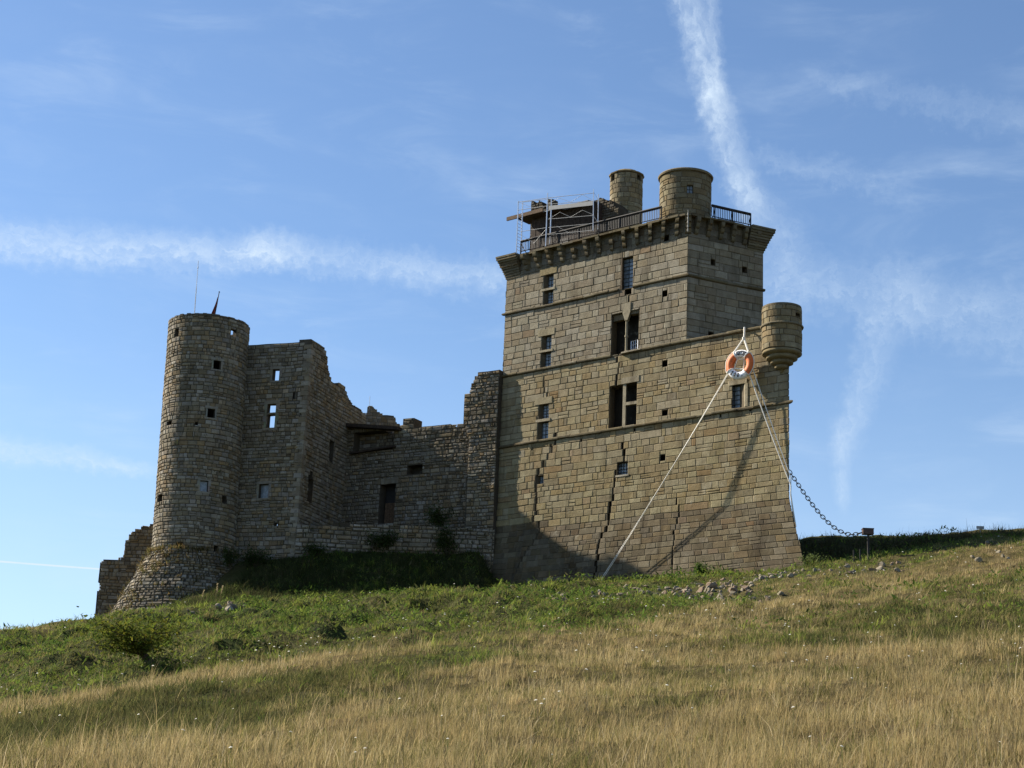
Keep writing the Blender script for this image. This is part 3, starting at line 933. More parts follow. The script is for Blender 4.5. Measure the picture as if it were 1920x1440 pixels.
ct = TIP + T1 * -0.25 + N1 * 0.0 + A([0.1, 0.1, 0]); ctY = ct[1]
zz = lambda py: atY(1466, py, ctY - 1.0)[2]
RB = 1.19
ct[0] = atY(1466, 620, ctY)[0]
zb, zs_, zc = zz(572), zz(606), zz(651)
tur3, PT3 = turret('turret', ct, lambda v: RB, RB, zc, zb, [(RB * rad(35), RB * rad(57), zz(588) - .1, zz(588) + .1)], 0.40, 0.75, GOLD, 0.86, keep, M_ASH, 43, 0.35)
m = MB(); m.lathe(ct, [(RB, zs_ - .06), (RB + .11, zs_ - .03), (RB + .13, zs_ + .03), (RB + .08, zs_ + .09), (RB, zs_ + .1)], 44, False, col=pick(GOLD, RNG, .6)); m.build('band', M_ASH, tur3)
m = MB(); m.lathe(ct, [(RB - .3, zb), (RB + .02, zb), (RB, zb + .14), (RB - .2, zb + .17), (RB - .4, zb + .05), (0.02, zb - .5)], 44, col=pick(GOLD, RNG, .65)); m.build('parapet', M_ASH, tur3)
prof = []; r = RB; zb_ = zz(688); st = 4; hh = (zc - zb_) / (st + .35)
z = zc
for k in range(st):
    r1 = RB * (1 - (k + .0) / (st + .15)); r1 = [RB + .02, RB * .80, RB * .58, RB * .37][k]
    for a in (0.0, .5, 1.0, 1.5, 2.0, 2.5, 3.0):
        prof.append((r1 - .10 * (1 - math.sin(a)) - (0.12 if a > 2.2 else 0), z - hh * (1 - math.cos(a)) / 2))
    z -= hh
prof.append((.13, z)); prof.append((.11, z - .18)); prof.append((0.02, z - .2))
m = MB(); m.lathe(ct, prof, 44, col=pick(GOLD, RNG, .85)); m.build('corbelled_base', M_ASH, tur3, True)


# iron railing along the wall walk
def railing(P, ua, ub, v0, v1, d, posts):
    m = MB()
    m.tube([P(ua, v1, d), P(ub, v1, d)], 0.07, 6); m.tube([P(ua, v1 - .1, d), P(ub, v1 - .1, d)], 0.03, 4)
    m.tube([P(ua, v0 + .06, d), P(ub, v0 + .06, d)], 0.035, 4)
    n = int((ub - ua) / 0.135)
    for i in range(n + 1):
        u = ua + (ub - ua) * i / n; m.tube([P(u, v0 + .06, d), P(u, v1, d)], 0.024, 4, False)
    o = m.build('railing', M_IRON, keep)
    for u in posts:
        q = MB(); q.tube([P(u, v0 - .1, d), P(u, v1 + .02, d)], 0.05, 6)
        q.tube([P(u, v0 - .02, d + .35), P(u, v0 + .2, d + .2), P(u, v1 - .2, d + .03)], 0.03, 5)
        q.build('post', M_IRON, o)


ra, rb = MAIN.uv(984, 462)[0], MAIN.uv(1240, 395)[0]
rz = 42.0
railing(P_main, ra, rb, rz, rz + .82, -0.22, [ra + (rb - ra) * i / 7 for i in range(8)])
sa, sb = SIDE.uv(1331, 395)[0], SIDE.uv(1404, 410)[0]
railing(P_side, sa, sb, rz, rz + .82, -0.22, [sa + .25, (sa + sb) / 2 + .1, sb])

# hut, chimney stump and wall stub behind the wall walk
HP = MAIN.back(1.9)
hl, hr = HP.uv(996, 430)[0], HP.uv(1118, 410)[0]; hz = HP.uv(1040, 399)[1]
hut = thing('roof_hut', HP.pt(hl, 42.0), 'dark timber hut with a grey sheet roof on the keep roof', 'hut')
m = MB(); u = hl
while u < hr - .02:
    w = min(.2, hr - u); m.box(HP.pt(u, 42.0, RNG.uniform(0, .03)), T1 * (w - .012), -N1 * .06, Z * (hz - 42.0), col=(.1, .1, .1)); u += w
m.box(HP.pt(hl, 42.0, .1), T1 * (hr - hl), -N1 * 3.2, Z * (hz - 42.02)); m.build('wall', M_DARKWOOD, hut)
bl, br = HP.uv(963, 402)[0], HP.uv(1030, 396)[0]
m = MB(); m.box(HP.pt(bl, hz - .02, -.75), T1 * (br - bl), -N1 * .1, Z * .27); m.build('fascia', M_WOOD, hut)
m = MB(); m.box(HP.pt(bl + .9, hz - .05, -.6), T1 * (br - bl + .4), -N1 * 1.3, Z * .08); m.build('eave', M_DARKWOOD, hut)
sl, sr = HP.uv(1030, 393)[0], HP.uv(1114, 386)[0]
m = MB()
V = [HP.pt(sl, hz - .02, -.7), HP.pt(sr, hz - .02, -.7), HP.pt(sr, hz + .34, 1.2), HP.pt(sl, hz + .34, 1.2)]
m.add(V + [p - Z * .05 for p in V], [(0, 1, 2, 3), (7, 6, 5, 4), (0, 4, 5, 1), (1, 5, 6, 2), (2, 6, 7, 3), (3, 7, 4, 0)]); m.build('roof', M_ROOFM, hut)
m = MB(); du_ = HP.uv(1058, 425)[0]; m.box(HP.pt(du_ - .4, 42.0, -.03), T1 * .8, -N1 * .05, Z * 1.25, col=(.02, .02, .02)); m.build('door', M_IRON, hut)
CP = MAIN.back(3.2)
def stump(name, x0, x1, ytop, z0, label, pts, dep, cat='chimney'):
    a, b = CP.uv(x0, ytop)[0], CP.uv(x1, ytop)[0]; t_ = thing(name, CP.pt(a, z0), label, cat); m = MB(); rr = random.Random(x0)
    poly = [CP.uv(*p) for p in pts]; f = poly_in([(a, z0 - .1)] + poly + [(b, z0 - .1)])
    Pc = lambda u, v, d: CP.pt(u, v, d)
    e = ext_of([(a, z0 - .1)] + poly + [(b, z0 - .1)])
    masonry(m, Pc, rows_of(z0, max(p[1] for p in poly), .2, .2, rr), e, [], .34, .025, .04, .02, .012, lambda u, v: pick(GREY, rr, .55), rr)
    core(m, Pc, a, b, z0, max(p[1] for p in poly), f, [], dep, .12, .12, (.07, .058, .042)); m.build('masonry', M_RUB, t_)
stump('chimney_stump', 996, 1024, 385, 42.0, 'broken notched chimney stump behind the timber hut on the keep', [(996, 377), (999, 376), (1005, 386), (1011, 377), (1015, 378), (1021, 390), (1024, 392)], .9)
stump('chimney_stump', 1026, 1041, 385, 42.0, 'small broken chimney stump beside the middle scaffold pole', [(1026, 373), (1036, 375), (1037, 383), (1041, 388)], .6)
CP = MAIN.back(2.6)
stump('wall_stub', 1113, 1160, 385, 42.0, 'crumbling stone wall stub against the smaller roof turret', [(1113, 377), (1120, 376), (1124, 371), (1130, 372), (1137, 377), (1146, 376), (1150, 382), (1154, 388), (1160, 390)], 1.6, 'wall')

# scaffold
SF, SB = MAIN.back(-0.50), MAIN.back(0.10)
scaf = thing('scaffold', SF.px(1000, 468), 'bare aluminium scaffold tower standing on the left of the keep roof', 'scaffold')
def spole(pl, x0, y0, x1, y1, r=.036, name='pole', mat=M_ALU):
    m = MB(); m.tube([pl.px(x0, y0), pl.px(x1, y1)], r, 6); return m.build(name, mat, scaf)
for a in ((SF, 972, 377, 968, 476, .042), (SB, 980, 380, 977, 474, .045), (SF, 1027, 362, 1023, 462, .042), (SB, 1034, 372, 1031, 458, .045), (SF, 1113, 355, 1112, 432, .032), (SB, 1122, 364, 1121, 430, .036)): spole(*a)
for a in ((SF, 972, 379, 1027, 371), (SF, 1027, 371, 1113, 362), (SF, 1028, 383, 1113, 376.5), (SF, 972, 394, 1027, 386), (SF, 1028, 411, 1113, 404), (SF, 1028, 427, 1113, 419), (SF, 978, 434, 1025, 427), (SF, 1028, 440, 1110, 432), (SB, 980, 379, 1034, 373)): spole(*a, r=.018, name='ledger', mat=M_STEEL)
for a in ((SF, 1027, 383, 1048, 371), (SF, 1048, 371, 1070, 379), (SF, 1070, 379, 1092, 365), (SF, 1092, 365, 1113, 376), (SF, 1030, 410, 1050, 398), (SF, 1050, 398, 1070, 407), (SF, 1070, 407, 1092, 394), (SF, 1092, 394, 1113, 403), (SF, 1000, 457, 1023, 431), (SF, 1044, 424, 1066, 436), (SF, 975, 380, 1000, 390), (SF, 978, 441, 1000, 455), (SF, 1113, 360, 1122, 376), (SF, 1113, 405, 1122, 418)): spole(*a, r=.012, name='brace', mat=M_STEEL)
tb_ = MB(); A0, A1_ = SF.px(1029, 394), SF.px(1112, 385)
tb_.add([A0, A1_, A1_ + Z * .3, A0 + Z * .3] + [q_ - N1 * -.03 for q_ in (A0, A1_, A1_ + Z * .3, A0 + Z * .3)], [(0, 1, 2, 3), (7, 6, 5, 4), (0, 4, 5, 1), (2, 6, 7, 3)]); tb_.build('toe_board', M_ROOFM, scaf)
lad = MB()
for k in range(12):
    y = 400 + k * 6.1; lad.tube([SF.px(971 - (y - 377) * .04, y), SB.px(979 - (y - 380) * .03, y + 4)], .016, 5)
lad.build('rungs', M_ALU, scaf)

# crest: lifebuoy, its ropes, the chain
BP = MAIN.back(-0.62)
bc = BP.px(1388, 684)
bn = A([-math.sin(rad(36)), -math.cos(rad(36)), 0.03]); bn /= np.linalg.norm(bn)
bx = A([math.cos(rad(36)), -math.sin(rad(36)), 0]); by = np.cross(bn, bx) * -1
if by[2] < 0: by = -by
tl = rad(-7); bx, by = bx * math.cos(tl) + by * math.sin(tl), by * math.cos(tl) - bx * math.sin(tl)
RO, RI = 0.95, 0.46; RM, RT = (RO + RI) / 2, (RO - RI) / 2
def bpt(ang, r, dep): return bc + (bx * math.cos(ang) + by * math.sin(ang)) * r + bn * dep
def torus(a0, a1, k=1.0, n=22, q=14):
    m = MB(); V, F_ = [], []
    for i in range(n + 1):
        a = a0 + (a1 - a0) * i / n
        for j in range(q):
            b = 2 * math.pi * j / q; V.append(bpt(a, RM + RT * k * math.cos(b), RT * .92 * k * math.sin(b)))
    for i in range(n):
        for j in range(q): F_.append((i * q + j, i * q + (j + 1) % q, (i + 1) * q + (j + 1) % q, (i + 1) * q + j))
    m.add(V, F_); return m
buoy = thing('lifebuoy', bc, 'giant white and orange lifebuoy hung high on the keep wall', 'lifebuoy')
seg = [rad(x) for x in (52, 122, 214, 316, 412)]
for i, (a0, a1) in enumerate(zip(seg, seg[1:])):
    o = torus(a0, a1).build('white_section' if i in (0, 2) else 'orange_section', M_BUOYW if i in (0, 2) else M_BUOYO, buoy, True)
    if i in (0, 2):
        txt = 'PORTES' if i == 0 else '2001'; m = MB(); n = len(txt); sz = .27
        for k, ch in enumerate(txt):
            f = (k + .5) / n; pad = .12 if i == 0 else .22
            a = (a1 - pad) + (a0 - a1 + 2 * pad) * f if i == 0 else (a0 + pad) + (a1 - a0 - 2 * pad) * f
            cu_ = bpy.data.curves.new('t', 'FONT'); cu_.body = ch; cu_.size = sz * 1.25; cu_.align_x = 'CENTER'; cu_.align_y = 'CENTER'; cu_.extrude = .006; cu_.offset = .02
            to = bpy.data.objects.new('t', cu_); COL.objects.link(to)
            me = bpy.data.meshes.new_from_object(to.evaluated_get(bpy.context.evaluated_depsgraph_get()))
            er = bx * math.cos(a) + by * math.sin(a); et = -bx * math.sin(a) + by * math.cos(a)
            if i == 0: ex_, ey_ = -et, er
            else: ex_, ey_ = et, -er
            V = []
            for vv in me.vertices:
                rr_ = vv.co.y * 1.05; tt_ = vv.co.x * (.60 if i == 0 else 1.4 if ch == '1' else .74)
                rad_ = RM + (rr_ if i == 0 else -rr_); off = max(0.0, RT ** 2 - (rad_ - RM) ** 2) ** .5 * .92
                V.append(bc + er * rad_ + ex_ * tt_ + bn * (off + .012 + vv.co.z))
            m.add(V, [tuple(p.vertices) for p in me.polygons])
            bpy.data.objects.remove(to); bpy.data.curves.remove(cu_)
        m.build('lettering', M_INK, o)
m = MB()
for a in seg[:4]:
    V = []
    m.tube([bpt(a, RM + RT * 1.06 * math.cos(b), RT * 1.0 * math.sin(b)) for b in np.linspace(0, 2 * math.pi, 15)], .042, 6, False)
cs_ = [bpt(a, RI - .04, .05) for a in seg[:4]]
for i in range(4): m.tube([cs_[i], cs_[(i + 1) % 4]], .03, 6)
for a0, a1 in ((seg[1], seg[2]), (seg[3], seg[4])):
    m.tube([bpt(a, RO + .03, .06) for a in np.linspace(a0, a1, 14)], .035, 6)
m.build('grab_rope', M_ROPE, buoy)

knot = MAIN.back(-0.45).px(1395, 634)
hk = MAIN.back(-0.26).px(1396, 615)
brk = thing('wall_hook', hk, 'short white strap hooked over the prow coping above the lifebuoy', 'hook')
m = MB(); m.tube([MAIN.back(0.1).px(1396, 616), hk + Z * .03, MAIN.back(-.36).px(1396, 624), knot], .06, 6); m.build('strap', M_ROPE, brk)
m = MB(); m.tube([knot + Z * .06, knot - Z * .1], .11, 8); m.build('knot', M_ROPE, brk)


def rope(pts, r, label, group):
    P0 = [A(p) for p in pts]; out = []
    for a, b in zip(P0, P0[1:]):
        for i in range(12):
            f = i / 12; out.append(a + (b - a) * f - Z * (.012 * np.linalg.norm(b - a) * 4 * f * (1 - f)))
    out.append(P0[-1]); m = MB(); m.tube(out, r, 6)
    o = m.build('rope', M_ROPE); tag(o, label, 'rope', group); return o


g = 'white ropes holding the lifebuoy'
rope([knot, bpt(rad(122), RO, .08)], .055, 'short sling rope from the hook down to the left shoulder of the lifebuoy', g)
rope([knot, bpt(rad(58), RO, .08)], .065, 'short sling rope from the hook down to the right shoulder of the lifebuoy', g)
gl = MAIN.back(-1.3).px(1121, 1094) - Z * .12
rope([bpt(rad(214), RO, .02), gl + A([.05, 0, 0])],   .023, 'long white rope from the lifebuoy to the ground, upper of the close pair', g)
rope([bpt(rad(220), RO, .05), gl - A([.05, .04, 0])],   .023, 'long white rope from the lifebuoy to the ground, lower of the close pair', g)
we = P_main(UR0, MAIN.uv(1478, 900)[1] - .4, -.06) + NQ * .06
we2 = P_main(UR0, MAIN.uv(1480, 930)[1], -.05) + NQ * .05
tail = P_prow(.5, we2[2] - 2.2, -.05)
rope([bpt(rad(320), RO, 0), we, we2, tail], .034, 'white rope from the foot of the lifebuoy to the prow edge, left of two', g)
rope([bpt(rad(342), RO, -.05), we + Z * .5, we2 + Z * .2, tail + Z * .3], .03, 'white rope from the right side of the lifebuoy to the prow edge', g)

# chain from the prow to a box on a post
pb = ground_at(1629, 1052)
bz = atY(1627, 998, pb[1])
post = thing('chain_post', pb, 'dark post with a brown box on top holding the big chain', 'post')
m = MB(); m.cbox((bz[0] + .02, pb[1], (pb[2] + bz[2]) / 2 - .3), .055, .055, (bz[2] - pb[2]) / 2 + .2); m.build('post', M_IRON, post)
m = MB(); m.cbox((bz[0], pb[1], bz[2] + .02), .30, .22, .15); m.cbox((bz[0], pb[1], bz[2] + .18), .32, .24, .025); m.build('box', M_SIGNB, post)
m = MB()
for dx in (-.28, .0, .35): m.cbox((pb[0] - .5 + dx * 1.3, pb[1] - .1, pb[2] + .25), .035, .035, .4 + dx * .3)
m.build('stakes', M_IRON, post)
c0 = P_prow(.1, MAIN.uv(1480, 884)[1], -.05); c1 = A([bz[0] - .3, pb[1], bz[2]])
ch = thing('chain', c1, 'heavy black iron chain slung from the keep prow to the box post', 'chain')
pts = []
for i in range(401):
    f = i / 400; p = c0 + (c1 - c0) * f
    sag = 1.15 * 4 * f * (1 - f) * (0.62 + 0.65 * f); pts.append(p - Z * sag)
pts = A(pts); seg_ = np.r_[0, np.cumsum(np.linalg.norm(np.diff(pts, axis=0), axis=1))]
pitch = .215; k = 0; s = 0.05
while s + .1 < seg_[-1]:
    p = A([np.interp(s, seg_, pts[:, i]) for i in range(3)]); q = A([np.interp(s + .02, seg_, pts[:, i]) for i in range(3)])
    t_ = (q - p) / np.linalg.norm(q - p); sd_ = np.cross(t_, A([0, 1.0, 0])); sd_ /= np.linalg.norm(sd_)
    if k % 2: sd_ = A([0, 1.0, 0]) * .9 + sd_ * .25; sd_ /= np.linalg.norm(sd_)
    m = MB(); m.tube([p + t_ * .20 * math.cos(a) + sd_ * .105 * math.sin(a) for a in np.linspace(0, 2 * math.pi, 17)], .026, 6, False)
    m.build('link', M_CHAIN, ch, True); s += pitch * 1.32; k += 1

sp_ = ground_at(1838, 1004); sp_ = atY(1838, 1003, 112.0); sp_[2] = float(gz(sp_[0], sp_[1]))
stop = atY(1837, 990, 112.0)
sg = thing('small_sign', sp_, 'small grey sign plate on a thin post on the skyline', 'sign')
m = MB(); m.tube([sp_ - Z * .2, A([sp_[0], sp_[1], stop[2]])], .035, 6); m.build('post', M_SIGN, sg)
m = MB(); m.cbox((sp_[0], sp_[1] - .06, stop[2] + .02), .24, .02, .09); m.build('plate', M_SIGN, sg)
# ================================================================== THE RUINS
a20 = rad(20)
FT = A([math.cos(a20), -math.sin(a20), 0]); FN = A([-math.sin(a20), -math.cos(a20), 0])
ST = A([math.cos(rad(70)), math.sin(rad(70)), 0]); SN = A([ST[1], -ST[0], 0])
RC = atY(570, 812, 120.0); RC[2] = 0
FR, SD = Plane(RC, FT, FN), Plane(RC, ST, SN)


def shear(p, v): return p + A([0.035 * (v - 28.0) * 0.5, 0, 0])


def P_of(pl, seed, amp=0.06, lean=0.0):
    def P(u, v, d):
        w = amp * (vnoise(u * .5 + 9, v * .6, seed) - .5) + amp * .6 * (vnoise(u * 1.7, v * 1.1, seed + 1) - .5)
        return pl.pt(u, v + w, d + 0.10 * (vnoise(u * .6, v * .6, seed + 2) - .5)) + A([lean * (v - 28.8), 0, 0])
    return P


P_front, P_sidew = P_of(FR, 51, lean=0.010), P_of(SD, 54, lean=0.010)


def colr(rng, k=1.0, seed=0, warm=0.5):
    def f(u, v):
        c = pick(GREY, rng, k, 0.2); n = vnoise(u * .35 + seed, v * .35, 77)
        if n > warm and rng.random() < .35: c = (c[0] * 1.06, c[1] * .95, c[2] * .80)
        return c
    return f


hall = thing('ruined_hall', (RC[0], RC[1], 19), 'roofless rubble stone hall block beside the round tower, sky showing through its windows', 'ruin')
rng = random.Random(61)
fops = [FR.rect(510, 692, 523, 713), FR.rect(501, 758, 517, 774), FR.rect(501, 778, 517, 802), FR.rect(487, 908, 505, 934), FR.rect(548, 735, 557, 748), FR.rect(516, 980, 522, 986)]
fl = FR.uv(448, 800)[0]
fpoly = [(fl, 15.0), (0, 15.0), (0, FR.uv(584, 640)[1]), FR.uv(560, 641), FR.uv(520, 643.5), FR.uv(467, 647), (fl, FR.uv(467, 647)[1])]
m = MB(); ft = max(p[1] for p in fpoly)
frows = rows_of(15.0, ft, .265, .25, rng)
masonry(m, P_front, frows, ext_of(fpoly), fops, .42, .03, .045, .035, .016, colr(rng), rng, split=.1)
core(m, P_front, fl, 0, 15, ft, poly_in(fpoly), fops, .42, .3, .25, MORT_R)
m.build('wall', M_RUB, hall)
sp_poly = [SD.uv(*p) for p in ((584, 640), (590, 642), (600, 648), (607, 656), (611, 668), (613, 690), (616, 703), (621, 714), (632, 719), (645, 722), (648, 732), (651, 744), (655, 752), (661, 761), (672, 769), (686, 778))]
se = sp_poly[-1][0]
poly = [(0, 15.0)] + [(0, sp_poly[0][1])] + sp_poly[1:] + [(se, 15.0)]
sops = [SD.rect(617, 826, 626, 866), SD.rect(578, 884, 587, 942)]
hol = sops.pop(1)


def arch(u, v):
    a, b, c, d = hol; r = (b - a) / 2
    if not (a < u < b and c < v < d): return False
    top = d - r * 1.3
    return v < top or ((u - (a + b) / 2) / r) ** 2 + ((v - top) / (r * 1.3)) ** 2 < 1


m = MB(); rng = random.Random(62); stt = max(p[1] for p in poly)
masonry(m, P_sidew, rows_of(15, stt, .265, .25, rng), ext_of(poly), sops + [(hol[0], hol[1], hol[2], hol[3] - .3), (hol[0] + .12, hol[1] - .12, hol[3] - .3, hol[3])], .46, .03, .05, .035, .016, colr(rng), rng, split=.1)
core(m, P_sidew, 0, se, 15, stt, poly_in(poly), sops, .9, .3, .25, MORT_R, arch)
m.build('wall', M_RUB, hall)
# dressed quoins on the corner
m = MB(); v = 17.0; k = 0; rng = random.Random(63)
while v < fpoly[2][1] - .5:
    h = rng.uniform(.26, .38); w1, w2 = (.55, .3) if k % 2 else (.3, .55); c = pick(GREY, rng, 1.12)
    p0 = shear(RC, 28.0) + A([.010 * (v + h / 2 - 28.8), 0, 0])
    q = p0 + FN * .06 + SN * .06
    m.add([x + Z * z for z in (v + .012, v + h - .012) for x in (q, q - FT * w1, q - FT * w1 - FN * .3 , q + ST * w2 - SN * .3, q + ST * w2)], [(0, 1, 2, 3, 4), (9, 8, 7, 6, 5), (0, 5, 6, 1), (1, 6, 7, 2), (2, 7, 8, 3), (3, 8, 9, 4), (4, 9, 5, 0)], 0, c)
    v += h; k += 1
m.build('quoins', M_RUB, hall)


def surround(P, r, w=.16, pr=.06, col=(.26, .235, .19), parent=None, dep=.25):
    a, b, c, d = r; m = MB()
    sbox(m, P, a - w * 1.5, b + w * 1.5, d + .01, d + w * 1.6, -pr, dep, col); sbox(m, P, a - w * 1.3, b + w * 1.3, c - w, c - .01, -pr, dep, col)
    h = d - c; n = max(1, int(h / .35))
    for i in range(n):
        z0, z1 = c + h * i / n + .008, c + h * (i + 1) / n - .008; k = 1.5 if i % 2 else .9
        sbox(m, P, a - w * k, a - .004, z0, z1, -pr, dep, tuple(x * rng.uniform(.85, 1.1) for x in col)); sbox(m, P, b + .004, b + w * k, z0, z1, -pr, dep, tuple(x * rng.uniform(.85, 1.1) for x in col))
    return m.build('window', M_RUB, parent)


surround(P_front, fops[0], .13, parent=hall)
wf = surround(P_front, (fops[1][0], fops[1][1], fops[2][2], fops[1][3]), .17, parent=hall)
m = MB(); sbox(m, P_front, fops[1][0], fops[1][1], fops[2][3] + .01, fops[1][2] - .01, -.02, .3, (.2, .18, .14)); m.build('transom', M_RUB, wf)
wf = surround(P_front, fops[3], .12, parent=hall)
a, b, c, d = fops[3]; m = MB(); m.quad(P_front(a, c, .3), P_front(b, c, .3), P_front(b, d, .3), P_front(a, d, .3)); m.build('pane', M_GLASS, wf)
m = MB()
a, b, c, d = hol; m.quad(P_sidew(a, c, .35), P_sidew(b, c, .35), P_sidew(b, d, .35), P_sidew(a, d, .35), col=(.13, .12, .1)); m.build('blind_window', M_RUB, hall)
a, b, c, d = sops[0]; m = MB(); m.quad(P_sidew(a, c, .6), P_sidew(b, c, .6), P_sidew(b, d, .6), P_sidew(a, d, .6), col=(.05, .045, .04)); m.build('blind_window', M_RUB, hall)

# ---- round tower
TY = 121.6
tc0, tc1 = atY(392, 613, TY), atY(362.5, 1040, TY)
TR = 74.5 * (tc0 @ Fv) / FOC; TRb = 77 * (tc1 @ Fv) / FOC
tz1, tz0 = tc0[2], tc1[2]


def tcen(v):
    f = (v - tz0) / (tz1 - tz0); f = max(f, -.05); return tc1[0] + (tc0[0] - tc1[0]) * f, TY


def trad(v):
    f = (v - tz0) / (tz1 - tz0); return TRb + (TR - TRb) * max(f, 0)


def P_tow(u, v, d):
    th = u / TR; cx, cy = tcen(v); r = trad(v) - d + .05 * (vnoise(u * .7 + 3, v * .7, 65) - .5)
    w = .05 * (vnoise(u * .8, v * .8, 66) - .5)
    return A([cx + r * math.sin(th), cy - r * math.cos(th), v + w])


def trect(x0, y0, x1, y1):
    ym = (y0 + y1) / 2; vm = atY(380, ym, TY - TR)[2]; cx = tcen(vm)[0]
    us = []
    for x in (x0, x1):
        th = 0.0
        for _ in range(6):
            p = atY(x, ym, TY - TR * math.cos(th)); th = math.asin(max(-.98, min(.98, (p[0] - cx) / trad(vm))))
        us.append(th * TR)
    yy = TY - TR * math.cos((us[0] + us[1]) / 2 / TR); xm = (x0 + x1) / 2
    return us[0], us[1], atY(xm, y1, yy)[2], atY(xm, y0, yy)[2]


tower = thing('round_tower', (tc1[0], TY, 19), 'tall round rubble tower at the left end of the ruins, flag and mast on top', 'tower')
tops_ = [trect(*r) for r in ((400, 676, 414, 692), (389, 767, 403, 783), (375, 901, 390, 921), (329, 1017, 342, 1036), (401, 1023, 408, 1040), (328, 617, 335, 631), (433, 618, 443, 632), (313, 790, 322, 797), (296, 928, 304, 941), (417, 930, 425, 942), (365, 792, 371, 797))]
tops_.append((TR * rad(152), TR * rad(200 - .0), tz1 - 1.3, tz1 - .55))
tops_[-1] = (TR * rad(104), TR * rad(140), tz1 - 1.0, tz1 - .01)
rng = random.Random(64); m = MB(); LT = math.pi * TR
masonry(m, P_tow, rows_of(15.2, tz1, .285, .25, rng), lambda v: [(-LT, LT)], tops_, .42, .028, .042, .04, .017, colr(rng, 1.02, 3, .45), rng, split=.08, seg=2)
core(m, P_tow, -LT, LT, 15, tz1, lambda u, v: True, tops_, .34, LT / 22, .4, MORT_R)
tw = m.build('wall', M_RUB, tower)
m = MB(); cx, cy = tcen(tz1); n = 60
for i in range(n):
    if 3 <= i <= 9: pass
    a0, a1 = 2 * math.pi * i / n, 2 * math.pi * (i + 1) / n - .006; h = rng.uniform(.08, .15); ro = TR + rng.uniform(.01, .07)
    q = [(cx + r * math.cos(a), cy + r * math.sin(a)) for r, a in ((TR - .36, a0), (ro, a0), (ro, a1), (TR - .36, a1))]
    m.add([(x, y, z) for z in (tz1 + .003, tz1 + h) for x, y in q], [(3, 2, 1, 0), (4, 5, 6, 7), (0, 1, 5, 4), (1, 2, 6, 5), (2, 3, 7, 6), (3, 0, 4, 7)], 0, pick(GREY, rng, .62))
m.build('coping', M_RUB, tower)
m = MB(); m.lathe((cx, cy), [(TR - .85, tz1 - 2.6), (0.02, tz1 - 2.55)], 40, col=(.1, .09, .07)); m.build('floor', M_RUB, tower)
for i in (0, 1, 2): surround(P_tow, tops_[i], .12, .055, (.28, .26, .215), tower)
a, b, c, d = tops_[2]; m = MB(); m.quad(P_tow(a, c, .22), P_tow(b, c, .22), P_tow(b, d, .22), P_tow(a, d, .22)); m.build('shutter', M_GLASS, tower)
# flared stone footing
R_f0 = TRb + .12; zf0 = tz0 - .1; zf1 = 14.2
pL = atY(212, 1160, TY)
slope = (tcen(tz0)[0] - pL[0] - TRb) / (tz0 - pL[2])


def P_tal(u, v, d):
    th = u / TR; cx, cy = tcen(tz0); r = R_f0 + slope * max(0, zf0 - v) - d * .8 + .35 * (vnoise(u * .9, v * 1.3, 68) - .5)
    return A([cx + r * math.sin(th), cy - r * math.cos(th), v - d * .35])


m = MB(); rng = random.Random(65)
masonry(m, P_tal, rows_of(zf1, zf0, .21, .3, rng), lambda v: [(-LT, LT * .8)], [], .28, .03, .10, .03, .02, colr(rng, .92, 5), rng, split=.05)
core(m, P_tal, -LT, LT * .8, zf1, zf0, lambda u, v: True, [], .3, LT / 26, .4, (.06, .052, .038))
m.build('footing', M_RUB, tower)

# mast, flag, aerial
m0 = A([cx - .65, cy + 1.2, tz1 - 2.5]); mt = atY(372, 489, cy + 1.2); mbm = atY(364.5, 590, cy + 1.2)
mast = thing('mast', mbm, 'thin white mast leaning slightly on top of the round tower', 'mast')
m = MB(); m.tube([mbm - (mt - mbm) * .45, mbm, mbm + (mt - mbm) * .5], .035, 6); m.build('pole', M_WHITE, mast)
m = MB(); m.tube([mbm + (mt - mbm) * .5, mt], .03, 6); m.tube([mbm + (mt - mbm) * .86, mbm + (mt - mbm) * .89], .055, 6); m.build('top_section', M_ALU, mast)
fb, ftp = atY(402, 596, cy + .2), atY(411, 548, cy + .2)
flag = thing('flag', fb, 'dark red flag hanging furled on a short leaning staff on the round tower', 'flag')
m = MB(); m.tube([fb - (ftp - fb) * .6, ftp], .03, 6); m.tube([ftp, ftp + (ftp - fb) * .03], .05, 6); m.build('staff', M_IRON, flag)
m = MB(); ax = (ftp - fb); V, F_ = [], []
for i in range(13):
    f = i / 12; p = fb + ax * (.82 - .95 * f); w = .05 + .26 * f ** .8
    for j in range(9):
        g_ = j / 8; V.append(p + A([-w * g_ + .03 * math.sin(6 * f), .10 * math.sin(g_ * 9 + f * 3) * (.3 + f), -.12 * g_ * f]))
for i in range(12):
    for j in range(8): F_.append((i * 9 + j, i * 9 + j + 1, i * 9 + j + 10, i * 9 + j + 9))
m.add(V, F_); m.build('cloth', M_RED, flag, True)

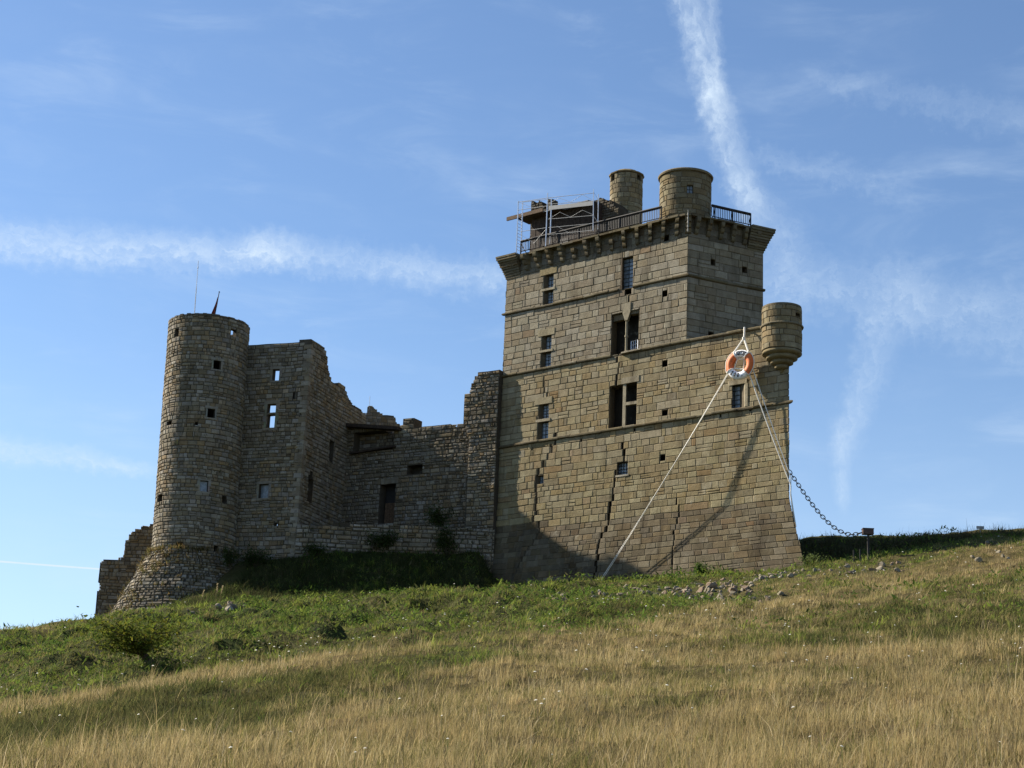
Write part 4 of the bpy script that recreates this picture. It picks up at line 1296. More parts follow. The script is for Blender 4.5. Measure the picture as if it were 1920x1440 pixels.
# ---- curtain wall between hall and keep
J = SD.pt(SD.uv(652, 800)[0] - .0, 0); J[2] = 0
KL = LM + A([.15, .25, 0])
CT = (KL - J) / np.linalg.norm(KL - J); CN = A([CT[1], -CT[0], 0]); CN = CN if CN[1] < 0 else -CN
CU = Plane(J, CT, CN); LC = float(np.linalg.norm(KL - J))
P_cur = P_of(CU, 71)
curt = thing('curtain_wall', (J[0], J[1], 22), 'ruined ragged curtain wall standing between the hall block and the keep', 'wall')
top = [CU.uv(*p) for p in ((651, 800), (660, 801), (688, 802), (740, 806), (750, 806), (753, 797), (757, 792), (760, 786), (768, 784), (775, 787), (777, 806), (790, 803), (830, 800), (872, 797), (900, 795))]
poly = [(-.4, 17.5), (-.4, top[0][1])] + top[1:] + [(LC, top[-1][1]), (LC, 17.5)]
door = CU.rect(711, 908, 740, 981); niche = CU.rect(763, 872, 792, 889); rec = CU.rect(663, 809, 738, 846); slot = CU.rect(741, 808, 751, 834)
cops = [door, niche, rec]
m = MB(); rng = random.Random(72); ctop = max(p[1] for p in poly)
masonry(m, P_cur, rows_of(17.5, ctop, .27, .28, rng), ext_of(poly), cops, .40, .035, .06, .04, .02, colr(rng, .9, 9, .4), rng, split=.12)
core(m, P_cur, -.4, LC, 17.5, ctop, poly_in(poly), cops, 1.1, .3, .25, MORT_R)
m.build('wall', M_RUB, curt)


def panel(P, r, dep, mat, name, col, parent):
    m = MB(); a, b, c, d = r; m.quad(P(a - .05, c - .05, dep), P(b + .05, c - .05, dep), P(b + .05, d + .05, dep), P(a - .05, d + .05, dep), col=col)
    return m.build(name, mat, parent)


panel(P_cur, niche, .7, M_RUB, 'recess', (.05, .045, .035), curt)
mrec = MB(); rr = random.Random(73)
masonry(mrec, lambda u, v, d: P_cur(u, v, d + .75), rows_of(rec[2], rec[3], .26, .2, rr), lambda v: [(rec[0], rec[1])], [], .4, .03, .04, .03, .015, colr(rr, .8), rr)
a, b, c, d = rec; mrec.quad(P_cur(a - .05, c - .05, .76), P_cur(b + .05, c - .05, .76), P_cur(b + .05, d + .05, .76), P_cur(a - .05, d + .05, .76), col=MORT_R)
mrec.build('recess', M_RUB, curt)
dr = panel(P_cur, door, .75, M_IRON, 'doorway', (.03, .03, .03), curt)
a, b, c, d = door; m = MB(); h = (d - c) * .55; n = 5
for i in range(n): sbox(m, P_cur, a + (b - a) * (.15 + .8 * i / n), a + (b - a) * (.15 + .8 * (i + 1) / n) - .02, c, c + h, .5, .56, (.1, .1, .1))
m.build('door', M_WOOD, dr)
m = MB()
for i in range(6): sbox(m, P_cur, a - .2 + (b - a + .4) * i / 6 + .01, a - .2 + (b - a + .4) * (i + 1) / 6 - .01, d + .01, d + .42, -.08, .4, pick(GREY, rng, .9))
m.build('lintel', M_RUB, dr)
m = MB(); q0, q1 = CU.uv(645, 799), CU.uv(754, 806); m.add([P_cur(u, v, dd) for dd in (-.55, .2) for u, v in ((q0[0], q0[1] - .12), (q1[0], q1[1] - .1), (q1[0], q1[1] + .13), (q0[0], q0[1] + .13))], [(0, 1, 2, 3), (7, 6, 5, 4), (0, 4, 5, 1), (1, 5, 6, 2), (2, 6, 7, 3), (3, 7, 4, 0)]); m.build('beam', M_DARKWOOD, curt)
m = MB(); q0, q1 = CU.uv(660, 851), CU.uv(744, 838); m.add([P_cur(u, v, dd) for dd in (-.35, .2) for u, v in ((q0[0], q0[1] - .07), (q1[0], q1[1] - .05), (q1[0], q1[1] + .05), (q0[0], q0[1] + .07))], [(0, 1, 2, 3), (7, 6, 5, 4), (0, 4, 5, 1), (1, 5, 6, 2), (2, 6, 7, 3), (3, 7, 4, 0)]); m.build('beam', M_DARKWOOD, curt)
# projecting pier against the keep
PP = Plane(J + CN * .75, CT, CN); P_pier = P_of(PP, 74)
pt = [PP.uv(*p) for p in ((872, 800), (870, 790), (871, 742), (879, 740), (882, 726), (888, 714), (894, 705), (900, 697), (912, 696), (925, 695), (944, 693))]
pe = LC - .03; poly = [(PP.uv(878, 900)[0], 17.5), (PP.uv(878, 850)[0], pt[0][1] - 1.0)] + pt[:-1] + [(pe, pt[-1][1]), (pe, 17.5)]
m = MB(); rng = random.Random(75); pu0 = min(p[0] for p in poly); ptop = max(p[1] for p in poly)
masonry(m, P_pier, rows_of(17.5, ptop, .26, .28, rng), ext_of(poly), [], .42, .035, .06, .04, .02, colr(rng, 1.0, 12, .4), rng, split=.1)
core(m, P_pier, pu0, pe, 17.5, ptop, poly_in(poly), [], .9, .25, .25, MORT_R)
m.build('pier', M_RUB, curt)

# gable fragment standing behind the curtain
GP = Plane(J + A([0, 6.0, 0]), A([1.0, 0, 0]), A([0, -1.0, 0])); P_gab = P_of(GP, 76)
gt = [GP.uv(*p) for p in ((640, 735), (650, 744), (660, 758), (672, 767), (686, 777), (689, 777), (690, 763), (697, 762.5), (706, 770), (720, 780), (739, 780.5), (742, 791), (752, 798), (758, 804))]
frag = thing('gable_fragment', GP.pt((gt[3][0] + gt[8][0]) / 2, 24), 'low broken gable fragment showing above the curtain wall', 'ruin')
poly = [(gt[0][0], 20.0)] + gt + [(gt[-1][0], 20.0)]
m = MB(); rng = random.Random(77); gtop = max(p[1] for p in poly)
masonry(m, P_gab, rows_of(26, gtop, .24, .2, rng), ext_of(poly), [], .4, .025, .03, .03, .01, colr(rng, .95, 15), rng)
core(m, P_gab, gt[0][0], gt[-1][0], 20, gtop, poly_in(poly), [], .7, .12, .12, (.14, .125, .1)); m.build('wall', M_RUB, frag)
a0, a1 = GP.uv(693, 765), GP.uv(694, 743)
aer = thing('aerial', GP.pt(*a0), 'thin upright rod on the gable fragment', 'aerial')
m = MB(); m.tube([GP.pt(a0[0], a0[1] - .4), GP.pt(a1[0] - .02, a1[1])], .02, 5); m.build('rod', M_ALU, aer)

# low retaining wall of the terrace
TWY = 119.7
TP = Plane(A([0, TWY, 0]), A([1.0, 0, 0]), A([0, -1.0, 0])); P_ter = P_of(TP, 81, .08)
tt = [TP.uv(*p) for p in ((556, 984), (600, 984), (700, 985), (800, 987), (870, 990), (928, 993))]
poly = [(tt[0][0], 16)] + tt + [(tt[-1][0], 16)]
retw = thing('retaining_wall', (tt[2][0], TWY, 18), 'low retaining wall of pale rubble along the terrace below the curtain wall', 'wall')
m = MB(); rng = random.Random(82); t2 = max(p[1] for p in poly)
masonry(m, P_ter, rows_of(16, t2, .31, .25, rng), ext_of(poly), [], .46, .045, .07, .05, .02, colr(rng, 1.12, 18, .6), rng, split=.08)
core(m, P_ter, tt[0][0], tt[-1][0], 16, t2, poly_in(poly), [], .9, .4, .3, MORT_R); m.build('wall', M_RUB, retw)
m = MB(); z_ = t2 - .25
m.add([(tt[0][0], TWY + .8, z_), (tt[-1][0], TWY + .8, z_), (KL[0], KL[1] + .3, z_), (J[0] + .2, J[1] + .2, z_), (RC[0] + .2, RC[1] + .2, z_)], [(0, 1, 2, 3, 4)], 0, (.08, .075, .04))
tag(m.build('terrace', M_GRASS), kind='structure')

# broken wall behind the tower
BY = 125.2
BL = Plane(A([0, BY, 0]), A([1.0, 0, 0]), A([0, -1.0, 0])); P_brk = P_of(BL, 85, .06)
bt = [BL.uv(*p) for p in ((186, 1100), (190, 1051), (212, 1049), (229, 1047), (231, 1040), (233, 1030), (234, 1018), (240, 1010), (241, 1004), (250, 997), (262, 991), (270, 986), (290, 984), (330, 984))]
poly = [(BL.uv(176, 1172)[0], 13.0)] + bt + [(bt[-1][0], 13.0)]
bw = thing('broken_wall', BL.pt(bt[4][0], 16), 'low broken wall stepping down to a squared end left of the round tower', 'wall')
m = MB(); rng = random.Random(86); b0 = min(p[0] for p in poly); bt2 = max(p[1] for p in poly)
masonry(m, P_brk, rows_of(13, bt2, .25, .25, rng), ext_of(poly), [], .42, .03, .05, .035, .02, colr(rng, .86, 21, .4), rng, split=.08)
core(m, P_brk, b0, bt[-1][0], 13, bt2, poly_in(poly), [], .9, .2, .2, MORT_R); m.build('wall', M_RUB, bw)
# ================================================================== GROUND
def ground_mat():
    m, nt, b = mat_base('meadow_soil')
    at = nt.nodes.new('ShaderNodeAttribute'); at.attribute_name = 'Col'
    geo = nt.nodes.new('ShaderNodeNewGeometry'); n = nnoise(nt, geo.outputs['Position'], 1.6, 7, 0.7); n2 = nnoise(nt, geo.outputs['Position'], 9, 5, 0.7)
    c = mixc(nt, n.smooth(.35, .65, .5, 0), at.outputs['Color'], (.5, .48, .4), 'MULTIPLY')
    c = mixc(nt, n2.smooth(.35, .65, .5, 0), c, (.5, .5, .45), 'MULTIPLY')
    nt.links.new(c, b.inputs['Base Color']); b.inputs['Roughness'].default_value = 1; b.inputs['Specular IOR Level'].default_value = .05
    bump(nt, b, n * .6 + n2 * .5, 1.0, .25); return m


# share of green by bearing and distance (0 straw, 1 green) and darkness of the undergrowth
GCOL = {
    -300: [(30, .45), (44, .75), (53, .6), (57, .08), (60, .1), (66, .9), (108, .95), (130, .8)],
    0: [(30, .5), (40, .85), (48, .8), (52, .06), (59, .08), (65, .9), (104, .92), (108, .3), (112, .7)],
    280: [(30, .12), (36, .35), (42, .85), (51, .82), (55, .03), (60, .05), (65, .92), (106, .95), (112, .55)],
    640: [(30, .16), (42, .12), (47, .6), (52, .85), (56, .7), (59, .04), (63, .06), (68, .9), (112, .95), (114, 1)],
    880: [(30, .24), (44, .14), (51, .3), (57, .7), (62, .55), (66, .5), (72, .85), (108, .95), (113, .95), (114, 1)],
    1100: [(30, .3), (42, .22), (55, .08), (62, .35), (68, .7), (75, .9), (105, .85), (117, .9)],
    1300: [(30, .2), (40, .34), (52, .34), (62, .1), (72, .5), (82, .85), (98, .8), (112, .8)],
    1505: [(30, .14), (38, .22), (50, .26), (56, .55), (69, .55), (77, .22), (84, .36), (94, .55), (104, .85), (112, .9), (114, .75)],
    1700: [(30, .1), (38, .16), (48, .24), (55, .58), (70, .58), (80, .22), (90, .28), (100, .6), (106, .55), (112, .7)],
    2200: [(30, .12), (38, .18), (48, .3), (55, .58), (72, .55), (84, .25), (95, .28), (105, .5), (112, .6)],
}
_gk = sorted(GCOL); _ga = A([azel(c, 1150)[0] for c in _gk]); _gt = A([np.interp(RG, *zip(*GCOL[c])) for c in _gk])


def green(x, y):
    r = np.hypot(x, y); az = np.degrees(np.arctan2(x, y)); j = np.clip((r / .5).astype(int), 0, len(RG) - 1)
    a = np.clip(az, _ga[0], _ga[-1] - 1e-6); i = np.clip(np.searchsorted(_ga, a) - 1, 0, len(_ga) - 2); f = np.clip((a - _ga[i]) / (_ga[i + 1] - _ga[i]), 0, 1)
    g = _gt[i, j] * (1 - f) + _gt[i + 1, j] * f
    return np.clip(g + (fbm(x * .16, y * .16, 33, 4) - .5) * .75 + (fbm(x * .7, y * .7, 35, 3) - .5) * .7, 0, 1)


def make_ground():
    azs = np.concatenate([np.arange(-180, -26, 4.0), np.arange(-26, 26.01, .12), np.arange(30, 180, 4.0)])
    rs = np.concatenate([[0.3, 5, 10, 15, 20], np.arange(24, 150, .4), [152, 156, 162, 170, 180, 195, 215, 240, 270, 310, 360, 419, 700, 1200, 2500, 5000]])
    Az, Rr = np.meshgrid(np.radians(azs), rs, indexing='ij')
    X, Y = Rr * np.sin(Az), Rr * np.cos(Az); Zz = gz(X, Y)
    Zz = np.where(Rr > 419, gz(X * 419 / Rr, Y * 419 / Rr) - (Rr - 419) * .03, Zz)
    g = green(X, Y)[..., None]
    straw, gr = A([.155, .115, .055]), A([.040, .055, .016])
    C = straw * (1 - g) + gr * g
    na, nr = X.shape; V = np.stack([X, Y, Zz], -1).reshape(-1, 3)
    i, j = np.meshgrid(np.arange(na), np.arange(nr - 1), indexing='ij'); i2 = (i + 1) % na
    F_ = np.stack([i * nr + j, i2 * nr + j, i2 * nr + j + 1, i * nr + j + 1], -1).reshape(-1, 4)
    me = bpy.data.meshes.new('ground'); me.from_pydata(V.tolist(), [], F_[:, ::-1].tolist()); me.materials.append(ground_mat())
    at = me.attributes.new('Col', 'FLOAT_COLOR', 'POINT'); at.data.foreach_set('color', np.concatenate([C.reshape(-1, 3), np.ones((len(V), 1))], 1).astype(np.float32).ravel())
    me.polygons.foreach_set('use_smooth', [True] * len(F_)); me.update()
    o = bpy.data.objects.new('ground', me); COL.objects.link(o); tag(o, kind='structure')


make_ground()


KEEPN = A([-math.sin(A1), -math.cos(A1)])


def free(x, y):
    """points not inside a building"""
    d = (x - KC[0]) * KEEPN[0] + (y - KC[1]) * KEEPN[1]; u = (x - KC[0]) * T1[0] + (y - KC[1]) * T1[1]
    inside = (d < .35) & (d > -14) & (u > UL0 - .6) & (u < UR0 + 1.3 - np.clip(-d, 0, 14) * .75)
    r2 = np.hypot(x - tcen(tz0)[0], y - TY)
    inside |= r2 < TRb + 2.6
    inside |= (y > TWY - .1) & (x > RC[0] - 6) & (x < LM[0] + .3)
    return ~inside


# ------------------------------------------------------------------ loose stones
def rock(seed):
    rr = random.Random(seed); import bmesh
    bm = bmesh.new(); bmesh.ops.create_icosphere(bm, subdivisions=2, radius=1)
    ax = [rr.uniform(.8, 1.35), rr.uniform(.7, 1.1), rr.uniform(.5, .85)]
    pl = [(Vector((rr.gauss(0, 1), rr.gauss(0, 1), rr.gauss(0, 1))).normalized(), rr.uniform(.38, .72)) for _ in range(8)]
    for v in bm.verts:
        p = v.co.copy()
        for nrm, d in pl:
            e = p.dot(nrm)
            if e > d: p -= nrm * (e - d)
        v.co = Vector((p.x * ax[0], p.y * ax[1], p.z * ax[2])) + Vector((rr.uniform(-.03, .03),) * 3)
    me = bpy.data.meshes.new('rubble_stone'); bm.to_mesh(me); bm.free(); me.materials.append(M_LOOSE)
    c = rr.choice([(.26, .225, .165), (.22, .19, .135), (.30, .265, .205), (.25, .185, .13), (.17, .155, .125), (.26, .205, .145)])
    at = me.attributes.new('Col', 'FLOAT_COLOR', 'FACE'); at.data.foreach_set('color', [*c, 1] * len(me.polygons)); return me


STONE_XY = []
ROCKS = [rock(100 + i) for i in range(12)]


def put_stones(n, poly, s0, s1, seed, label, group, keepf=None):
    rr = random.Random(seed); f = poly_in(poly); xs = [p[0] for p in poly]; ys = [p[1] for p in poly]; k = 0
    while k < n:
        px, py = rr.uniform(min(xs), max(xs)), rr.uniform(min(ys), max(ys))
        if not f(px, py): continue
        p = ground_at(px, py); s = rr.uniform(s0, s1) * (1.5 if rr.random() < .12 else 1)
        if not free(A([p[0]]), A([p[1] - .2]))[0]: continue
        o = bpy.data.objects.new('rubble_stone', rr.choice(ROCKS)); COL.objects.link(o)
        o.location = (p[0], p[1], p[2] + s * rr.uniform(-.1, .5)); o.scale = (s, s, s); o.rotation_euler = (rr.uniform(-.5, .5), rr.uniform(-.5, .5), rr.uniform(0, 6.28))
        tag(o, label, 'stone', group); k += 1; STONE_XY.append((p[0], p[1], s))


G_ = 'rubble stones fallen below the keep'
put_stones(105, [(1285, 1098), (1330, 1088), (1380, 1086), (1412, 1098), (1408, 1122), (1360, 1132), (1295, 1128), (1275, 1112)], .09, .24, 1, 'pale broken stone in the rubble heap under the keep wall', G_ + ' in a heap')
put_stones(34, [(1225, 1102), (1285, 1092), (1290, 1122), (1220, 1118)], .08, .20, 2, 'small stone in the grass just left of the rubble heap', G_ + ' left of the heap')
put_stones(11, [(1028, 1112), (1062, 1112), (1062, 1130), (1028, 1130)], .12, .26, 3, 'stone of the small pile in the grass under the cracked left end of the keep', G_ + ' in the small pile')
put_stones(26, [(1105, 1108), (1225, 1098), (1225, 1114), (1108, 1122)], .08, .22, 4, 'stone in the grass near the foot of the long rope', G_ + ' near the rope foot')
put_stones(64, [(1405, 1080), (1500, 1068), (1620, 1058), (1700, 1056), (1695, 1072), (1600, 1078), (1500, 1082), (1410, 1096)], .09, .24, 5, 'dark weathered stone in the row along the bank right of the rubble heap', G_ + ' in the row')
put_stones(8, [(1800, 1022), (1860, 1018), (1918, 1010), (1918, 1050), (1840, 1056), (1790, 1040)], .10, .20, 6, 'boulder in the grass under the small sign', G_ + ' under the sign')
put_stones(6, [(1405, 1122), (1470, 1108), (1475, 1124), (1412, 1142)], .14, .26, 7, 'single pale stone in the dry grass below the rubble heap', G_ + ' below the heap')
put_stones(14, [(290, 1150), (460, 1128), (462, 1140), (300, 1168)], .10, .24, 8, 'stone at the grassy edge in front of the round tower', 'stones before the tower')


# ------------------------------------------------------------------ grass
def strips(name, base, tip, width, side, bend, cols, mat, kind_label):
    """one mesh of curved tapering blades: base point, tip offset, width, side vector, bend"""
    n = len(base); mid = base + tip * .55 + bend * .35; top = base + tip + bend
    w = width[:, None]; V = np.empty((n, 5, 3), np.float32)
    V[:, 0] = base - side * w; V[:, 1] = base + side * w; V[:, 2] = mid - side * w * .75; V[:, 3] = mid + side * w * .75; V[:, 4] = top
    me = bpy.data.meshes.new(name); me.vertices.add(n * 5); me.vertices.foreach_set('co', V.ravel())
    o0 = np.arange(n, dtype=np.int32)[:, None] * 5
    L = np.concatenate([o0 + A([0, 1, 3, 2], dtype=np.int32), o0 + A([2, 3, 4], dtype=np.int32)], 1).ravel()
    me.loops.add(n * 7); me.loops.foreach_set('vertex_index', L.astype(np.int32))
    me.polygons.add(n * 2)
    st = (np.arange(n, dtype=np.int32)[:, None] * 7 + A([0, 4], dtype=np.int32)).ravel()
    me.polygons.foreach_set('loop_start', st.astype(np.int32))
    me.materials.append(mat); me.update(calc_edges=True)
    at = me.attributes.new('Col', 'FLOAT_COLOR', 'FACE'); c4 = np.concatenate([cols, np.ones((n, 1))], 1)
    at.data.foreach_set('color', np.repeat(c4, 2, 0).astype(np.float32).ravel())
    o = bpy.data.objects.new(name, me); COL.objects.link(o); tag(o, kind='stuff', label=kind_label); return o


CELL = {}
for _x, _y, _s in STONE_XY:
    for _i in range(-2, 3):
        for _j in range(-3, 2): CELL[(int(math.floor(_x / .25)) + _i, int(math.floor(_y / .25)) + _j)] = 1
CK = A(sorted(a_ * 100000 + b_ for a_, b_ in CELL))


def clear(x, y, p=.85):
    k = np.floor(x / .25).astype(np.int64) * 100000 + np.floor(y / .25).astype(np.int64)
    i = np.clip(np.searchsorted(CK, k), 0, len(CK) - 1)
    return (CK[i] != k) | (NR.random(len(x)) > p)


def sample(n, r0, r1, amax=19.5, p=1.0):
    az = NR.uniform(-amax, amax, n); r = (NR.uniform(r0 ** (2 * p), r1 ** (2 * p), n)) ** (.5 / p)
    x, y = r * np.sin(np.radians(az)), r * np.cos(np.radians(az)); k = free(x, y) & clear(x, y); return x[k], y[k], r[k]


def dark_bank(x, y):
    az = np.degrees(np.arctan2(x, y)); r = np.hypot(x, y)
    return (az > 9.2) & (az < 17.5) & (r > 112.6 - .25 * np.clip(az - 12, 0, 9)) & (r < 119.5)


def blades(name, n, r0, r1, sel, hfun, wfun, pal, label, lean=.25, tuft=12, spread=.11, p=.6, cv=.22, where=None):
    nc = n // tuft; x, y, r = sample(nc, r0, r1, p=p)
    g = green(x, y); k = sel(g, x, y, r) & (where(x, y) if where else ~dark_bank(x, y)); x, y, r, g = x[k], y[k], r[k], g[k]; nc = len(x)
    h = hfun(x, y, r, g) * np.exp(NR.normal(0, .30, nc)); pal = A(pal)
    c = pal[NR.integers(0, len(pal), nc)] * NR.uniform(1 - cv, 1 + cv, (nc, 1)) * (0.72 + .55 * fbm(x * .45, y * .45, 44, 3))[:, None]
    sp = spread * np.exp(NR.normal(0, .4, nc)); tl = NR.normal(0, lean * .5, (nc, 2))
    i = np.repeat(np.arange(nc), tuft); n = len(i)
    ox, oy = NR.normal(0, 1, n) * sp[i], NR.normal(0, 1, n) * sp[i]
    x, y, r, h = x[i] + ox, y[i] + oy, r[i], h[i] * np.exp(NR.normal(0, .28, n)); z = gz(x, y); th = NR.uniform(0, 2 * math.pi, n)
    side = np.stack([np.cos(th * .5 - .78), np.sin(th * .5 - .78), np.zeros(n)], 1)
    bx_ = (tl[i, 0] + NR.normal(0, lean * .6, n) + ox * 1.2) * h; by_ = (tl[i, 1] + NR.normal(0, lean * .6, n) + oy * 1.2) * h
    flat = NR.random(n) < .05; bx_ = np.where(flat, bx_ * 4 + NR.normal(0, .5, n) * h, bx_)
    bend = np.stack([bx_ + .06 * h, by_, -.3 * np.hypot(bx_, by_)], 1)
    c = c[i] * NR.uniform(.82, 1.18, (n, 1))
    return strips(name, np.stack([x, y, z - .03], 1), np.stack([0 * h, 0 * h, h], 1), wfun(r) * NR.uniform(.7, 1.3, n), side, bend, c, M_GRASS, label)


STRAW = [(.35, .275, .130), (.39, .315, .160), (.30, .235, .105), (.34, .28, .135), (.26, .205, .09), (.37, .275, .13)]
OLIVE = [(.155, .15, .048), (.19, .175, .06), (.125, .125, .04), (.22, .185, .075), (.165, .14, .055)]
GREEN = [(.125, .18, .030), (.165, .215, .040), (.09, .135, .028), (.21, .235, .050), (.125, .16, .045), (.18, .19, .045)]
hn = lambda x, y, s, sc: fbm(x * sc, y * sc, s, 3)
sst = lambda a, b, x: (lambda t: t * t * (3 - 2 * t))(np.clip((x - a) / (b - a), 0, 1))
blades('dry_grass', 520000, 24, 113, lambda g, x, y, r: NR.random(len(g)) > sst(.12, .72, g) * .98 + .015, lambda x, y, r, g: (.06 + .46 * hn(x, y, 51, .9) ** 1.5) * (1 - .5 * g) * np.clip(1.1 - r / 170, .4, 1) * 1.15, lambda r: .0022 + r * .00009, STRAW, 'dry straw coloured grass over the near slope', .26, 12, .10, p=.5)
blades('olive_grass', 400000, 24, 113, lambda g, x, y, r: NR.random(len(g)) < .34 + .5 * sst(.1, .6, g), lambda x, y, r, g: (.08 + .26 * hn(x, y, 53, .7)) * np.clip(1.1 - r / 200, .5, 1), lambda r: .003 + r * .00011, OLIVE, 'olive green grass mixed into the slope', .4, 14, .13, p=.5)
blades('green_grass', 490000, 30, 124, lambda g, x, y, r: (NR.random(len(g)) < (g - .3) * 1.3) & (r > 57 - 18 * NR.random(len(g)) ** 3), lambda x, y, r, g: .07 + .46 * np.clip(hn(x, y, 55, .8) - .22, 0, 1) ** 1.2, lambda r: .006 + r * .00014, GREEN, 'fresh green grass and weeds on the bank below the ruins', .8, 12, .16)
SHADE_OLIVE = [(.075, .085, .028), (.095, .095, .036), (.06, .07, .024), (.11, .098, .042)]  # olive weed tones with the hollow's shade mixed into the colour
blades('shade_toned_weeds', 330000, 28, 84, lambda g, x, y, r: (NR.random(len(g)) < sst(.40, .72, g) * .8) & (r < 56 + 26 * (x > 3)), lambda x, y, r, g: .10 + .26 * hn(x, y, 54, .8), lambda r: .0035 + r * .00012, SHADE_OLIVE, 'olive weeds in the hollow below the straw ridge, darkened in colour for its shade', .5, 14, .15, p=.5)
blades('seed_heads', 26000, 24, 106, lambda g, x, y, r: NR.random(len(g)) > sst(.1, .55, g) * .95, lambda x, y, r, g: (.30 + .30 * hn(x, y, 57, .5)) * np.clip(1.15 - r / 180, .45, 1), lambda r: .003 + r * .00006, [(.40, .32, .17), (.34, .27, .14), (.45, .37, .22)], 'tall pale seed heads standing above the dry grass', .25, 4, .2)
blades('shade_toned_growth', 90000, 108, 121, lambda g, x, y, r: x > 0, lambda x, y, r, g: .20 + .30 * hn(x, y, 58, .9), lambda r: .012 + 0 * r, [(.075, .078, .032), (.09, .078, .038), (.06, .062, .028), (.115, .092, .05)], 'growth on the bank right of the keep, coloured dark for its shade', .35, 12, .15, where=dark_bank)  # the bank's shade is put into these dark blade colours


BANK = [(.045, .060, .020), (.060, .072, .024), (.035, .046, .016), (.075, .070, .032)]  # weed greens darkened, so the bank's shade is also in their colour
blades('bank_growth', 150000, 112, 121.5, lambda g, x, y, r: (x < LM[0] + .2) & (x > RC[0] - 7), lambda x, y, r, g: .12 + .38 * hn(x, y, 59, .9), lambda r: .014 + 0 * r, BANK, 'weeds on the shaded bank under the retaining wall, coloured darker for that shade', .6, 12, .18)


def scrub():
    """low leafy weeds and bramble: small leaf faces in mounds"""
    x, y, r = sample(300000, 62, 124, p=.7); g = green(x, y)
    md = np.clip(fbm(x * .42, y * .42, 61, 3) * 1.6 - .55, 0, 1) * np.where((r > 103) & (x < -14), .35, 1.0)
    dark = free(x, y)
    k = NR.random(len(x)) < (md * np.clip(g * 1.5 - .5, 0, 1) * .95); x, y, r, md = x[k], y[k], r[k], md[k]; n = len(x)
    z = gz(x, y) + NR.uniform(0, 1, n) ** .7 * (.06 + .75 * md ** 1.3); th = NR.uniform(0, 2 * math.pi, n); s = NR.uniform(.035, .085, n) * (.7 + r / 180)
    side = np.stack([np.cos(th), np.sin(th), NR.normal(0, .3, n)], 1); ph = NR.uniform(0, 2 * math.pi, n)
    tip = np.stack([np.cos(ph), np.sin(ph), NR.normal(.45, .5, n)], 1) * (s * 1.9)[:, None]
    pal = A([(.075, .125, .022), (.11, .17, .028), (.055, .09, .022), (.15, .19, .034), (.09, .10, .035), (.12, .11, .055)])
    c = pal[np.clip((fbm(x * .3, y * .3, 63, 2) * 7.5 - .8 + NR.normal(0, 1.2, n)).astype(int), 0, 5)] * NR.uniform(.75, 1.3, (n, 1))
    strips('undergrowth', np.stack([x, y, z], 1), tip, s * .55, side, tip * 0, c, M_LEAF, 'low leafy weeds and brambles in mounds on the green bank')


scrub()


def flowers():
    x, y, r = sample(1000, 26, 108, p=.9); g = green(x, y)
    k = (NR.random(len(x)) < np.clip(fbm(x * .12, y * .12, 71, 3) * 2.4 - .95, .03, 1)); x, y, r = x[k], y[k], r[k]
    m = MB()
    for a, b, q in zip(x, y, r):
        z = float(gz(a, b)) + RNG.uniform(.35, .75) * (1 if q < 70 else .55); R_ = RNG.uniform(.018, .04) * (.7 + q / 120); n = 6
        t1 = RNG.uniform(-.4, .4); V = [(a, b, z + R_ * .55)] + [(a + R_ * math.cos(i * 1.047), b + R_ * math.sin(i * 1.047), z + t1 * R_ * math.cos(i * 1.047)) for i in range(n)]
        m.add(V, [(0, i + 1, (i + 1) % n + 1) for i in range(n)], 0, (.80, .79, .72))
        m.add([(a - .004, b, z), (a + .004, b, z), (a + .004, b, z - .4), (a - .004, b, z - .4)], [(0, 1, 2, 3)], 1, (.12, .15, .05))
    o = m.build('wildflowers', [M_FLOWER, M_LEAF]); tag(o, 'small white wildflowers sprinkled over the meadow', kind='stuff')


flowers()


# ------------------------------------------------------------------ bushes
def leafmesh(name, pts, size, pal, parent, rng_, flat=.5):
    n = len(pts); pts = A(pts); th = rng_.uniform(0, 2 * math.pi, n); s = size * rng_.uniform(.6, 1.4, n)
    side = np.stack([np.cos(th), np.sin(th), rng_.normal(0, flat, n)], 1); ph = rng_.uniform(0, 2 * math.pi, n)
    tip = np.stack([np.cos(ph), np.sin(ph), rng_.normal(.2, flat, n)], 1) * (s * 2)[:, None]
    pal = A(pal); c = pal[rng_.integers(0, len(pal), n)] * rng_.uniform(.7, 1.3, (n, 1))
    o = strips(name, pts, tip, s * .55, side, tip * 0, c, M_LEAF, None)
    for k in ('kind', 'label'):
        if k in o: del o[k]
    o.parent = parent; o.matrix_parent_inverse = Matrix.Translation(parent.location).inverted(); return o


